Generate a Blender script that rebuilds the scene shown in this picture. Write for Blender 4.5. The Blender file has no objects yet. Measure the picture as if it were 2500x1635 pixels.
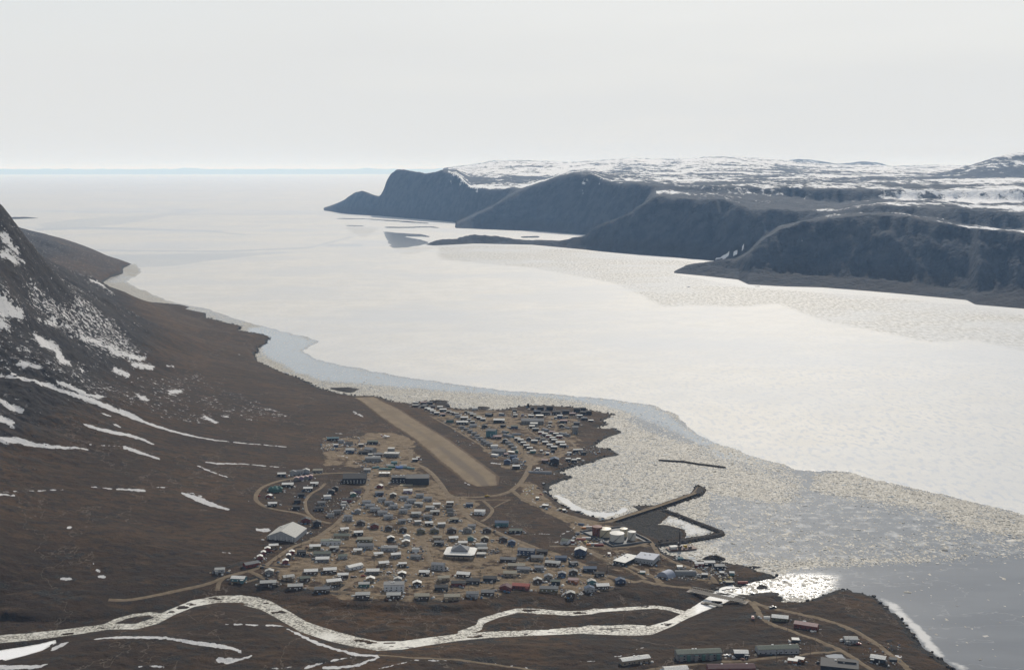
import bpy, math, random
import numpy as np
from mathutils import Vector
random.seed(7)
RNG = np.random.default_rng(11)
SC = bpy.context.scene
COL = SC.collection
# ---------------------------------------------------------------- camera, sky, sun, exposure
H0 = 500.0                      # camera height above the sea, metres
F, CX, CY, HZ = 3000.0, 1250.0, 817.5, 415.0
PITCH = math.atan((CY - HZ) / F)
cam = bpy.data.objects.new('camera', bpy.data.cameras.new('camera'))
COL.objects.link(cam)
cam.location = (0, 0, H0)
cam.rotation_euler = (math.pi / 2 - PITCH, 0, 0)
cam.data.sensor_width = 36.0
cam.data.lens = 36.0 * F / 2500.0
cam.data.clip_start = 1.0
cam.data.clip_end = 900000.0
SC.camera = cam
SUN_EL, SUN_AZ = math.radians(33), math.radians(12)      # azimuth clockwise from +Y
SC.view_settings.view_transform = 'Standard'
SC.view_settings.look = 'None'
SC.view_settings.exposure = 0.0
SC.view_settings.gamma = 1.0
SC.view_settings.use_curve_mapping = False
SC.cycles.use_denoising = True
SC.cycles.max_bounces = 6
SC.cycles.volume_bounces = 1
SC.cycles.sample_clamp_direct = 12
SC.cycles.sample_clamp_indirect = 4

world = bpy.data.worlds.new('World')
SC.world = world
world.use_nodes = True
wt = world.node_tree
wt.nodes.clear()
wo = wt.nodes.new('ShaderNodeOutputWorld')
bg = wt.nodes.new('ShaderNodeBackground')
sky = wt.nodes.new('ShaderNodeTexSky')
sky.sky_type = 'NISHITA'
sky.sun_disc = False
sky.sun_elevation = SUN_EL
sky.sun_rotation = SUN_AZ
sky.altitude = 500
sky.air_density = 1.0
sky.dust_density = 1.6
sky.ozone_density = 1.0
SKY_STRENGTH = 0.10
bg.inputs['Strength'].default_value = SKY_STRENGTH
# thin high overcast veil: pale cloud colour mixed over the clear sky
tc = wt.nodes.new('ShaderNodeTexCoord')
mp = wt.nodes.new('ShaderNodeMapping'); mp.inputs['Scale'].default_value = (1.2, 1.2, 9.0)
cn = wt.nodes.new('ShaderNodeTexNoise'); cn.inputs['Scale'].default_value = 1.6; cn.inputs['Detail'].default_value = 5
cr = wt.nodes.new('ShaderNodeMapRange')
cr.inputs[1].default_value = 0.3; cr.inputs[2].default_value = 0.72
cr.inputs[3].default_value = 0.68; cr.inputs[4].default_value = 0.78
veil = wt.nodes.new('ShaderNodeMix'); veil.data_type = 'RGBA'
VEIL = (7.6, 7.7, 7.65, 1)
veil.inputs[7].default_value = VEIL
wt.links.new(tc.outputs['Generated'], mp.inputs['Vector'])
wt.links.new(mp.outputs[0], cn.inputs['Vector'])
wt.links.new(cn.outputs['Fac'], cr.inputs[0])
# the veil is seen edge-on near the horizon and thins overhead
sxyz = wt.nodes.new('ShaderNodeSeparateXYZ'); wt.links.new(tc.outputs['Generated'], sxyz.inputs[0])
el = wt.nodes.new('ShaderNodeMapRange'); el.inputs[1].default_value = 0.0; el.inputs[2].default_value = 0.9
el.inputs[3].default_value = 1.45; el.inputs[4].default_value = 0.10
wt.links.new(sxyz.outputs['Z'], el.inputs[0])
ml = wt.nodes.new('ShaderNodeMath'); ml.operation = 'MULTIPLY'; ml.use_clamp = True
wt.links.new(cr.outputs[0], ml.inputs[0]); wt.links.new(el.outputs[0], ml.inputs[1])
wt.links.new(ml.outputs[0], veil.inputs[0])
wt.links.new(sky.outputs[0], veil.inputs[6])
wt.links.new(veil.outputs[2], bg.inputs['Color'])
wt.links.new(bg.outputs[0], wo.inputs['Surface'])

sun = bpy.data.objects.new('sun', bpy.data.lights.new('sun', 'SUN'))
COL.objects.link(sun)
sun.data.energy = 3.7
sun.data.angle = math.radians(0.5)
sun.data.color = (1.0, 0.95, 0.87)
sd = Vector((math.sin(SUN_AZ) * math.cos(SUN_EL), math.cos(SUN_AZ) * math.cos(SUN_EL), math.sin(SUN_EL)))
sun.rotation_euler = sd.to_track_quat('Z', 'Y').to_euler()
sun.location = (0, 0, 900)

# ---------------------------------------------------------------- geometry of views
def ray(x, y):
    x = np.asarray(x, float); y = np.asarray(y, float)
    u = (x - CX) / F; v = (CY - y) / F
    dx = u
    dy = math.cos(PITCH) + v * math.sin(PITCH)
    dz = -math.sin(PITCH) + v * math.cos(PITCH)
    hd = np.hypot(dx, dy)
    return np.arctan2(dx, dy), -dz / hd          # azimuth, tangent of depression
def on_plane(x, y, z=0.0):
    th, t = ray(x, y)
    D = (H0 - z) / t
    return D * np.sin(th), D * np.cos(th)
def project(X, Y, Z):
    dz = Z - H0
    c = Y * math.cos(PITCH) - dz * math.sin(PITCH)
    u = Y * math.sin(PITCH) + dz * math.cos(PITCH)
    return CX + F * X / c, CY - F * u / c

# ---------------------------------------------------------------- noise
_perm = RNG.permutation(512).astype(np.int64)
_perm = np.concatenate([_perm, _perm, _perm])
_grad = RNG.uniform(0, 2 * math.pi, 512)
_gx, _gy = np.cos(_grad), np.sin(_grad)
def perlin(x, y):
    xi = np.floor(x).astype(np.int64); yi = np.floor(y).astype(np.int64)
    xf = x - xi; yf = y - yi
    u = xf * xf * xf * (xf * (xf * 6 - 15) + 10); v = yf * yf * yf * (yf * (yf * 6 - 15) + 10)
    xi &= 511; yi &= 511; x1 = (xi + 1) & 511; y1 = (yi + 1) & 511
    def g(a, b, dx, dy):
        k = _perm[_perm[a] + b]
        return _gx[k] * dx + _gy[k] * dy
    a = g(xi, yi, xf, yf); b = g(x1, yi, xf - 1, yf); c = g(xi, y1, xf, yf - 1); d = g(x1, y1, xf - 1, yf - 1)
    return (a + u * (b - a)) * (1 - v) + (c + u * (d - c)) * v
def fbm(x, y, octv=4, lac=2.03, gain=0.5):
    r = np.zeros_like(x, dtype=float); a = 1.0
    for k in range(octv):
        r += a * perlin(x + 17.3 * k, y - 9.1 * k); x = x * lac; y = y * lac; a *= gain
    return r
def sstep(a, b, x):
    t = np.clip((x - a) / (b - a), 0, 1)
    return t * t * (3 - 2 * t)

def blur(a, n):
    a = a.astype(np.float32)
    for _ in range(n):
        b = np.pad(a, 1, 'edge')
        a = (b[1:-1, 1:-1] * 2 + b[:-2, 1:-1] + b[2:, 1:-1] + b[1:-1, :-2] + b[1:-1, 2:]) / 6
    return a
def poly_mask(X, Y, px, py):
    """point in polygon for arrays of points"""
    out = np.zeros(X.shape, bool)
    bb = (X >= px.min()) & (X <= px.max()) & (Y >= py.min()) & (Y <= py.max())
    if not bb.any(): return out
    x = X[bb]; y = Y[bb]; r = np.zeros(x.shape, bool)
    n = len(px); j = n - 1
    for i in range(n):
        if py[i] != py[j]:
            c = ((py[i] > y) != (py[j] > y)) & (x < (px[j] - px[i]) * (y - py[i]) / (py[j] - py[i]) + px[i])
            r ^= c
        j = i
    out[bb] = r
    return out
def poly_dist(X, Y, px, py, closed=True, far=1e9):
    d = np.full(X.shape, far, np.float32)
    n = len(px)
    for i in range(n if closed else n - 1):
        j = (i + 1) % n
        ax, ay, bx, by = px[i], py[i], px[j], py[j]
        vx, vy = bx - ax, by - ay
        L = vx * vx + vy * vy + 1e-9
        s = np.clip(((X - ax) * vx + (Y - ay) * vy) / L, 0, 1)
        dd = np.hypot(X - ax - s * vx, Y - ay - s * vy)
        np.minimum(d, dd, out=d)
    return d
def strip_px(pts, w):
    """pixel polyline with a width (one number or one per point) -> pixel polygon"""
    p = np.array(pts, float); n = len(p)
    w = np.full(n, float(w)) if np.isscalar(w) else np.interp(np.linspace(0, 1, n), np.linspace(0, 1, len(w)), w)
    t = np.gradient(p, axis=0) if n > 1 else np.array([[1., 0.]])
    t /= np.linalg.norm(t, axis=1)[:, None] + 1e-9
    nn = np.stack([-t[:, 1], t[:, 0]], 1) * (w / 2)[:, None]
    a = p + nn; b = p - nn
    return np.concatenate([a, b[::-1]])
def T(ox, oy, s, pts):           # coordinates read from an enlarged tile of the photograph
    return [(ox + a / s, oy + b / s) for a, b in pts]
A_ = lambda pts: T(500, 1100, 3.893, pts)
B_ = lambda pts: T(1000, 1100, 3.893, pts)
D_ = lambda pts: T(1450, 1100, 3.893, pts)
C_ = lambda pts: T(750, 940, 2.975, pts)
E_ = lambda pts: T(1400, 1380, 2.975, pts)
F1 = lambda pts: T(990, 960, 7.933, pts)
F2 = lambda pts: T(1250, 960, 7.933, pts)
G_ = lambda pts: T(0, 880, 3.4, pts)
I_ = lambda pts: T(0, 1177, 3.4, pts)
J_ = lambda pts: T(600, 1380, 3.4, pts)
K_ = lambda pts: T(0, 380, 2.38, pts)
M_ = lambda pts: T(780, 350, 2.38, pts)
O_ = lambda pts: T(1500, 350, 2.38, pts)
S_ = lambda pts: T(1800, 1000, 2.451, pts)

# ---------------------------------------------------------------- materials
def V(c, a=1.0): return (c[0], c[1], c[2], a)
class NT:
    def __init__(s, name):
        s.m = bpy.data.materials.new(name); s.m.use_nodes = True
        s.t = s.m.node_tree; s.t.nodes.clear()
        s.out = s.t.nodes.new('ShaderNodeOutputMaterial')
        s.b = s.t.nodes.new('ShaderNodeBsdfPrincipled')
        s.t.links.new(s.b.outputs[0], s.out.inputs[0])
    def n(s, typ, **kw):
        nd = s.t.nodes.new(typ)
        for k, v in kw.items(): setattr(nd, k, v)
        return nd
    def put(s, sock, v):
        if isinstance(v, bpy.types.NodeSocket): s.t.links.new(v, sock)
        elif isinstance(v, tuple) and len(v) == 3 and sock.type == 'RGBA': sock.default_value = V(v)
        else: sock.default_value = v
    def pos(s): return s.n('ShaderNodeNewGeometry').outputs['Position']
    def objpos(s): return s.n('ShaderNodeTexCoord').outputs['Object']
    def map(s, vec, scale=(1, 1, 1), rot=(0, 0, 0), loc=(0, 0, 0)):
        nd = s.n('ShaderNodeMapping'); s.put(nd.inputs['Vector'], vec)
        nd.inputs['Scale'].default_value = scale; nd.inputs['Rotation'].default_value = rot
        nd.inputs['Location'].default_value = loc
        return nd.outputs[0]
    def noise(s, vec, scale, detail=3, rough=0.55, out='Fac'):
        nd = s.n('ShaderNodeTexNoise'); s.put(nd.inputs['Vector'], vec)
        nd.inputs['Scale'].default_value = scale; nd.inputs['Detail'].default_value = detail
        nd.inputs['Roughness'].default_value = rough
        return nd.outputs[out]
    def voro(s, vec, scale, out='Distance', feature='F1', rnd=1.0):
        nd = s.n('ShaderNodeTexVoronoi', feature=feature); s.put(nd.inputs['Vector'], vec)
        nd.inputs['Scale'].default_value = scale; nd.inputs['Randomness'].default_value = rnd
        return nd.outputs[out]
    def math(s, op, a, b=0.0, c=0.0):
        nd = s.n('ShaderNodeMath', operation=op)
        s.put(nd.inputs[0], a); s.put(nd.inputs[1], b); s.put(nd.inputs[2], c)
        return nd.outputs[0]
    def ramp(s, v, a, b, lo=0.0, hi=1.0):
        nd = s.n('ShaderNodeMapRange', clamp=True, interpolation_type='SMOOTHSTEP')
        for i, q in enumerate((v, a, b, lo, hi)): s.put(nd.inputs[i], q)
        return nd.outputs[0]
    def mix(s, f, a, b):
        nd = s.n('ShaderNodeMix', data_type='RGBA')
        s.put(nd.inputs[0], f); s.put(nd.inputs[6], a); s.put(nd.inputs[7], b)
        return nd.outputs[2]
    def mixf(s, f, a, b):
        nd = s.n('ShaderNodeMix', data_type='FLOAT')
        s.put(nd.inputs[0], f); s.put(nd.inputs[2], a); s.put(nd.inputs[3], b)
        return nd.outputs[0]
    def attr(s, name):
        nd = s.n('ShaderNodeAttribute', attribute_name=name)
        sp = s.n('ShaderNodeSeparateColor'); s.t.links.new(nd.outputs['Color'], sp.inputs[0])
        return sp.outputs[0], sp.outputs[1], sp.outputs[2]
    def bump(s, h, strength=0.3, dist=1.0):
        nd = s.n('ShaderNodeBump'); nd.inputs['Strength'].default_value = strength
        nd.inputs['Distance'].default_value = dist; s.put(nd.inputs['Height'], h)
        s.t.links.new(nd.outputs[0], s.b.inputs['Normal'])
    def set(s, **kw):
        for k, v in kw.items(): s.put(s.b.inputs[k.replace('_', ' ')], v)
        return s.m

def mesh_obj(name, verts, faces, mat=None, parent=None, smooth=False, kind=None):
    me = bpy.data.meshes.new(name)
    me.from_pydata([tuple(v) for v in verts], [], faces)
    me.update()
    if smooth: me.shade_smooth()
    if mat: me.materials.append(mat)
    return link(name, me, parent, kind)
def link(name, me, parent=None, kind=None):
    o = bpy.data.objects.new(name, me); COL.objects.link(o)
    if parent is not None: o.parent = parent
    if kind: o['kind'] = kind
    return o
def grid_obj(name, X, Y, Z, keep, mat, attrs, kind='structure'):
    """mesh from a 2-D grid of points; keep = boolean per cell"""
    R, C = X.shape
    idx = np.arange(R * C).reshape(R, C)
    q = np.stack([idx[:-1, :-1], idx[:-1, 1:], idx[1:, 1:], idx[1:, :-1]], -1)[keep]
    used = np.zeros(R * C, bool); used[q.ravel()] = True
    remap = np.cumsum(used) - 1
    q = remap[q]
    co = np.stack([X.ravel()[used], Y.ravel()[used], Z.ravel()[used]], -1).astype(np.float32)
    me = bpy.data.meshes.new(name)
    me.vertices.add(len(co)); me.vertices.foreach_set('co', co.ravel())
    me.loops.add(q.size); me.loops.foreach_set('vertex_index', q.ravel().astype(np.int32))
    me.polygons.add(len(q)); me.polygons.foreach_set('loop_start', (np.arange(len(q)) * 4).astype(np.int32))
    me.update(calc_edges=True)
    for nm, chans in attrs.items():
        at = me.color_attributes.new(nm, 'FLOAT_COLOR', 'POINT')
        arr = np.ones((len(co), 4), np.float32)
        for k, ch in enumerate(chans): arr[:, k] = ch.ravel()[used]
        at.data.foreach_set('color', arr.ravel())
    me.shade_smooth(); me.materials.append(mat)
    me.validate()
    return link(name, me, None, kind)
# ================================================================ THE LAND ON THIS SIDE
# control points read from the photograph: pixel x, pixel y, height above the sea
ctrl = """
-400 1700 42; 0 1700 28; 300 1700 24; 700 1700 24; 1100 1700 20; 1500 1700 18; 1900 1700 17; 2300 1700 8; 2700 1750 2
-400 1500 50; 0 1500 20; -60 1600 17; 0 1640 18; -250 1620 30; -250 1480 36; 200 1490 22; -400 1300 130; 0 1300 57; 300 1300 40; -400 1100 210; 0 1400 38; 300 1400 26
0 1200 72; 0 1100 92; 0 1000 125; 0 900 165; 0 800 215; 0 700 278; 0 600 345; 0 500 425; -400 900 320; -400 700 440; -300 500 520
200 1200 52; 200 1100 68; 200 1000 93; 200 900 123; 200 800 168; 200 718 216; 100 650 285; 100 750 225; 100 850 175; 100 950 130
400 1300 28; 400 1200 36; 400 1100 46; 400 1000 58; 400 900 72; 400 850 80; 400 795 92; 300 760 150; 300 850 118
600 1300 22; 600 1200 24; 600 1100 26; 600 1000 26; 600 900 24; 600 850 16; 600 815 10; 500 860 45; 500 1000 44; 500 800 12; 500 830 26
600 1400 20; 500 1430 20; 400 1440 22; 420 760 8; 400 745 6; 330 735 6; 700 950 8; 700 1050 14; 700 1150 18; 800 1050 9
870 975 4; 1000 1050 7; 1150 1185 10; 1250 1150 8; 1100 1040 5; 1020 1000 4; 1300 1020 5; 1400 1040 6; 1450 1020 5; 1350 1120 6
1250 1220 8; 1100 1300 11; 900 1300 14; 700 1300 18; 800 1200 16; 950 1180 12; 1100 1220 10; 1200 1300 9
560 1400 20; 700 1430 17; 900 1455 15; 1100 1462 13; 1300 1448 11; 1450 1430 9; 1550 1450 8; 1650 1440 7; 1500 1330 5; 1350 1330 7
1400 1250 5; 1650 1400 4; 1480 1262 4; 1800 1400 5; 1870 1405 3
1760 1500 6; 1900 1500 8; 2050 1475 8; 2100 1550 9; 1900 1600 12; 1700 1620 13; 1500 1600 12; 1300 1610 11; 1000 1620 14; 700 1600 17; 400 1600 20; 200 1610 22
"""
cp = np.array([[float(v) for v in q.split()] for l in ctrl.strip().splitlines() for q in l.split(';')])
_th, _t = ray(cp[:, 0], cp[:, 1])
_D = (H0 - cp[:, 2]) / _t
CPX, CPY, CPZ = _D * np.sin(_th), _D * np.cos(_th), cp[:, 2]
# points no one sees: behind the hill and behind the low land far left
extra = np.array([[-1500, 3600, 330], [-1900, 3000, 480], [-1250, 3500, 140], [-1400, 4200, 110], [-1900, 4200, 260], [-2400, 5200, 260],
                  [-2500, 3600, 600], [-1650, 4700, 40], [-2100, 5400, 90], [-2900, 6500, 330], [-1800, 1000, 260], [-1600, 1800, 520], [-1050, 900, 60]], float)
far_low = """40 552 60; 84 567 110; 113 588 110; 160 600 95; 235 621 60; 286 636 25; 200 660 45; 250 670 20; 150 640 80; 300 725 5; 260 700 10"""
fl = np.array([[float(v) for v in q.split()] for q in far_low.split(';')])
_th, _t = ray(fl[:, 0], fl[:, 1]); _D = (H0 - fl[:, 2]) / _t
CPX = np.concatenate([CPX, extra[:, 0], _D * np.sin(_th)])
CPY = np.concatenate([CPY, extra[:, 1], _D * np.cos(_th)])
CPZ = np.concatenate([CPZ, extra[:, 2], fl[:, 2]])
def tps_fit(x, y, z, lam):
    n = len(x); r2 = (x[:, None] - x) ** 2 + (y[:, None] - y) ** 2
    K = np.sqrt(r2 + 0.02 ** 2)                      # multiquadric-like kernel: no overshoot
    P = np.stack([np.ones(n), x, y], 1)
    A = np.zeros((n + 3, n + 3)); A[:n, :n] = -K + lam * -np.eye(n); A[:n, n:] = P; A[n:, :n] = P.T
    w = np.linalg.solve(A, np.concatenate([z, np.zeros(3)]))
    return w
W = tps_fit(CPX / 1000, CPY / 1000, CPZ, 0.0)
def tps(X, Y):
    x = (X / 1000).ravel(); y = (Y / 1000).ravel(); n = len(CPX)
    out = W[n] + W[n + 1] * x + W[n + 2] * y
    for i in range(n):
        out -= W[i] * np.sqrt((x - CPX[i] / 1000) ** 2 + (y - CPY[i] / 1000) ** 2 + 0.02 ** 2)
    return out.reshape(X.shape)

coast_px = (
    [(-300, 540), (-40, 545)] +
    [(40, 550), (84, 562), (113, 582), (160, 595), (235, 616), (286, 631), (323, 644), (300, 655), (300, 668), (269, 678), (252, 689),
     (269, 714), (315, 731), (361, 736), (441, 743), (464, 749), (455, 754), (504, 764), (504, 775), (555, 788), (592, 796), (584, 806),
     (639, 815), (660, 823), (652, 838), (630, 851), (634, 861), (622, 863), (630, 884), (681, 905), (731, 922), (769, 941), (786, 949),
     (832, 960), (866, 965), (922, 966), (958, 979), (1002, 984), (1036, 977), (1086, 983), (1103, 995), (1137, 999), (1165, 992), (1187, 999), (1221, 1000),
     (1288, 988), (1338, 989), (1405, 994), (1456, 1003), (1500, 1011), (1473, 1027), (1486, 1037), (1456, 1044), (1500, 1045), (1518, 1056),
     (1489, 1066), (1466, 1078), (1449, 1090), (1489, 1095), (1516, 1110), (1473, 1118), (1439, 1130), (1405, 1138), (1365, 1153),
     (1399, 1164), (1372, 1174), (1345, 1185), (1340, 1199), (1348, 1214), (1372, 1231), (1398, 1244), (1437, 1259), (1480, 1267), (1496, 1262)] +
    D_([(210, 665), (430, 570), (360, 528), (420, 518), (600, 512), (780, 462), (945, 408), (962, 385), (950, 342), (1000, 326), (1065, 350), (1040, 390), (1035, 420), (1000, 440),
        (830, 500), (672, 556), (900, 648), (1150, 742), (1220, 768), (1215, 790), (1150, 805), (900, 850), (610, 892), (630, 930), (650, 965),
        (760, 1000), (830, 1010), (950, 1042), (1080, 1040), (1190, 1046), (1250, 1060), (1400, 1078), (1550, 1130), (1750, 1190), (1600, 1232),
        (1450, 1268), (1400, 1300), (1250, 1312), (1190, 1330), (1240, 1352), (1330, 1362), (1480, 1370), (1700, 1378), (1810, 1390), (1760, 1440), (1900, 1452), (2060, 1432), (2160, 1375), (2330, 1318)]) +
    S_([(650, 1073), (700, 1080), (830, 1120), (950, 1220), (1050, 1330), (1130, 1430), (1250, 1510), (1330, 1565), (1500, 1660), (1800, 1800)]))
pond_px = D_([(715, 618), (800, 640), (1000, 712), (1140, 770), (1120, 790), (870, 826), (880, 790), (850, 742), (700, 704), (600, 698), (640, 690)])
cxy = np.array(coast_px); kx, ky = on_plane(cxy[:, 0], cxy[:, 1], 0.0)
closing = np.array([[900, 700], [0, 500], [-3000, 500], [-9000, 2500], [-14000, 12000]], float)
kx = np.concatenate([kx, closing[:, 0]]); ky = np.concatenate([ky, closing[:, 1]])
pond = np.array(pond_px); pox, poy = on_plane(pond[:, 0], pond[:, 1], 0.0)

# ---- river courses (pixel strips with widths), water level by pixel x
def lvl(px): return np.interp(px, [-100, 400, 900, 1300, 1650, 1750, 1850], [13.5, 11.5, 8.5, 5.2, 1.9, 0.9, 0.2])
river_strips = [
    (I_([(-300, 1340), (0, 1300), (200, 1285), (450, 1258), (700, 1225), (900, 1197), (1130, 1197), (1300, 1148), (1430, 1075), (1600, 1005), (1800, 968), (2000, 965), (2150, 990)]) +
     J_([(0, 292), (150, 325), (300, 405), (480, 510), (700, 580), (900, 630), (1100, 668), (1300, 660), (1500, 630), (1800, 590), (2050, 572), (2380, 560)]) +
     E_([(60, 478), (250, 484), (430, 480), (560, 470), (700, 422), (820, 362), (930, 300), (1010, 260), (1060, 232), (1110, 205), (1170, 175)]),
     [22, 21, 20, 18, 17, 14, 12, 14, 17, 18, 19, 19, 21, 24, 27, 30, 30, 30, 30, 27, 24, 22, 20, 18, 14, 12, 9, 9, 14, 26, 22, 14, 15, 28, 34, 40, 40, 30]),
    (J_([(1780, 562), (1930, 512), (1960, 460), (2100, 410), (2250, 372), (2380, 375)]) + E_([(0, 348), (200, 325), (400, 312), (600, 297), (700, 312), (800, 342), (870, 352)]),
     [12, 16, 12, 9, 9, 8, 5, 5, 6, 5, 5, 4]),
    (E_([(-160, 472), (0, 460), (200, 446), (400, 438), (520, 445)]), [5, 4, 5, 7]),
    (I_([(870, 1195), (960, 1145), (1100, 1100), (1250, 1085), (1330, 1105)]), [6, 4, 7]),
]
bright_strips = [  # flat snow-covered river ice
    (I_([(-300, 1460), (0, 1440), (200, 1400), (330, 1370), (460, 1320)]), [34, 32, 26, 20, 8]),
]
def strip_world(pts, w, lv):
    p = strip_px(pts, w); x, y = on_plane(p[:, 0], p[:, 1], lv(p[:, 0]))
    return x, y
river_polys = [strip_world(p, [q * 0.84 for q in w], lvl) for p, w in river_strips + bright_strips]

# ---- polar grid over the near land
TH0, TH1 = -0.47, 0.47
NC = 840
th = np.linspace(TH0, TH1, NC)
Dr = np.concatenate([np.exp(np.linspace(math.log(1020.0), math.log(2350.0), 500)), np.exp(np.linspace(math.log(2356.0), math.log(9000.0), 270))])
NR = len(Dr)
TH, DD = np.meshgrid(th, Dr)
GX, GY = DD * np.sin(TH), DD * np.cos(TH)
base = tps(GX, GY)
jx = GX + 3.5 * fbm(GX / 28, GY / 28, 3); jy = GY + 5.0 * fbm(GX / 28 + 50, GY / 40, 3)
inside = poly_mask(jx, jy, kx, ky)
cd = poly_dist(GX, GY, kx[:-5], ky[:-5], closed=False)
inpond = poly_mask(jx, jy, pox, poy)
pd = poly_dist(GX, GY, pox, poy)
hillness = sstep(35, 140, base) * (0.15 + 0.85 * sstep(1350, 1750, DD))
rough = (1.2 + 13 * hillness) * fbm(GX / 160, GY / 160, 5) + (0.45 + 4.0 * hillness) * fbm(GX / 22, GY / 22, 3)
ridg = np.abs(fbm(GX / 260 + 3, GY / 90, 4)) * 9 * hillness
h = np.maximum(base, 1.6) + rough * sstep(0, 60, cd) - ridg
h = np.maximum(h, 1.2)
# harbour side: low tidal rock behind the breakwater
tidal_px = np.array(D_([(160, 690), (380, 610), (590, 552), (700, 590), (720, 625), (640, 690), (700, 704), (850, 742), (885, 790), (870, 826), (620, 870), (520, 830), (380, 770), (250, 720)]))
tdx, tdy = on_plane(tidal_px[:, 0], tidal_px[:, 1], 0.5)
tidal = poly_mask(jx, jy, tdx, tdy)
tidd = poly_dist(GX, GY, tdx, tdy)
tfac = np.where(tidal, sstep(0, 10, tidd), 0)
h = h * (1 - tfac) + tfac * (0.9 + 1.1 * np.abs(fbm(GX / 9, GY / 9, 4)))
shore = sstep(0, 14, cd)
h = np.where(inside, 0.15 + (h - 0.15) * (0.25 * sstep(0, 5, cd) + 0.75 * sstep(0, 22, cd)), -1.0 - np.minimum(cd * 0.15, 6))
h = np.where(inpond, -0.8, np.where(inside & (pd < 6), h * sstep(0, 6, pd) + 0.1, h))
# river carving
rl = lvl(project(GX, GY, 6.0 + 0 * GX)[0])
rd = np.full(GX.shape, 1e6, np.float32); rin = np.zeros(GX.shape, bool)
zone = (DD < 2200)
for rx, ry in river_polys:
    q = np.where(zone)
    m_ = poly_mask(GX[q], GY[q], rx, ry); d_ = poly_dist(GX[q], GY[q], rx, ry)
    rin[q] |= m_
    d_[m_] = 0
    tmp = rd[q]; rd[q] = np.minimum(tmp, d_)
bank = 6 + 26 * sstep(-0.2, 0.6, fbm(GX / 120, GY / 120, 2))
# the low flood plain between the town's scarp and the river
HG = h
def height(X, Y):
    X = np.asarray(X, float); Y = np.asarray(Y, float)
    c = (np.arctan2(X, Y) - TH0) / (TH1 - TH0) * (NC - 1)
    r = np.interp(np.hypot(X, Y), Dr, np.arange(NR))
    c = np.clip(c, 0, NC - 1.001); r = np.clip(r, 0, NR - 1.001)
    ci = c.astype(int); ri = r.astype(int); cf = c - ci; rf = r - ri
    return (HG[ri, ci] * (1 - cf) * (1 - rf) + HG[ri, ci + 1] * cf * (1 - rf) + HG[ri + 1, ci] * (1 - cf) * rf + HG[ri + 1, ci + 1] * cf * rf)
scarp = [(0, 1492), (150, 1495), (300, 1478), (430, 1462), (500, 1442)] + A_([(140, 1345), (330, 1322), (600, 1338), (860, 1368), (1120, 1398), (1400, 1440), (1600, 1450), (1800, 1460), (2065, 1470), (2350, 1472), (2550, 1442), (2700, 1425), (2860, 1392), (3050, 1382), (3270, 1402), (3470, 1440), (3640, 1405), (3800, 1372), (3950, 1330), (4080, 1340), (4300, 1420)]) + D_([(700, 1420), (850, 1430), (950, 1395)])
_Ds = np.exp(np.linspace(math.log(1025.0), math.log(8900.0), 2200))
def _hit(x, y):
    tha, t = ray(x, y); X = _Ds * math.sin(tha); Y = _Ds * math.cos(tha); k = np.argmax(H0 - _Ds * t < height(X, Y)); return X[k], Y[k]
sc_w = [_hit(a, b) for a, b in scarp]
rc = river_strips[0][0]; rcx, rcy = on_plane(np.array([q[0] for q in rc]), np.array([q[1] for q in rc]), lvl(np.array([q[0] for q in rc])))
kk_ = (rcx > sc_w[0][0]) & (rcx < sc_w[-1][0])
fpx = np.array([q[0] for q in sc_w] + list(rcx[kk_][::-1])); fpy = np.array([q[1] for q in sc_w] + list(rcy[kk_][::-1]))
fin = poly_mask(GX + 5 * fbm(GX / 30, GY / 30, 3), GY + 5 * fbm(GX / 30 + 8, GY / 30, 3), fpx, fpy)
fd = poly_dist(GX, GY, np.array([q[0] for q in sc_w]), np.array([q[1] for q in sc_w]), closed=False)
plain = rl + 1.6 + 2.2 * np.abs(fbm(GX / 50, GY / 26, 4)) + 0.8 * fbm(GX / 9, GY / 9, 3)
fk = np.where(fin, sstep(0, 13, fd), 0)
h = np.where(inside, h * (1 - fk) + np.minimum(plain, h) * fk, h)
# hummocky ground south of the river
hum = (DD < 1620) & (GY < 1600)
h = h + np.where(hum & inside, 1.3 * fbm(GX / 20, GY / 14, 4) * (1 - sstep(1500, 1620, DD)), 0)
cut = np.clip(rd / (bank + 5 * np.clip(h - rl, 0, 12)), 0, 1) ** 0.65
h = np.where(inside & zone, np.where(h > rl - 0.5, (rl - 0.5) + (h - rl + 0.5) * cut, h), h)
islet = inside & rin & (fbm(GX / 44, GY / 16, 3) > 0.33) & (rd == 0) & (poly_dist(GX, GY, river_polys[0][0], river_polys[0][1]) > 2.5)
h = np.where(islet, rl + 0.8, h)
HG = h
def height(X, Y):
    X = np.asarray(X, float); Y = np.asarray(Y, float)
    c = (np.arctan2(X, Y) - TH0) / (TH1 - TH0) * (NC - 1)
    r = np.interp(np.hypot(X, Y), Dr, np.arange(NR))
    c = np.clip(c, 0, NC - 1.001); r = np.clip(r, 0, NR - 1.001)
    ci = c.astype(int); ri = r.astype(int); cf = c - ci; rf = r - ri
    return (HG[ri, ci] * (1 - cf) * (1 - rf) + HG[ri, ci + 1] * cf * (1 - rf) + HG[ri + 1, ci] * (1 - cf) * rf + HG[ri + 1, ci + 1] * cf * rf)
_Ds = np.exp(np.linspace(math.log(1025.0), math.log(8900.0), 2200))
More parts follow.
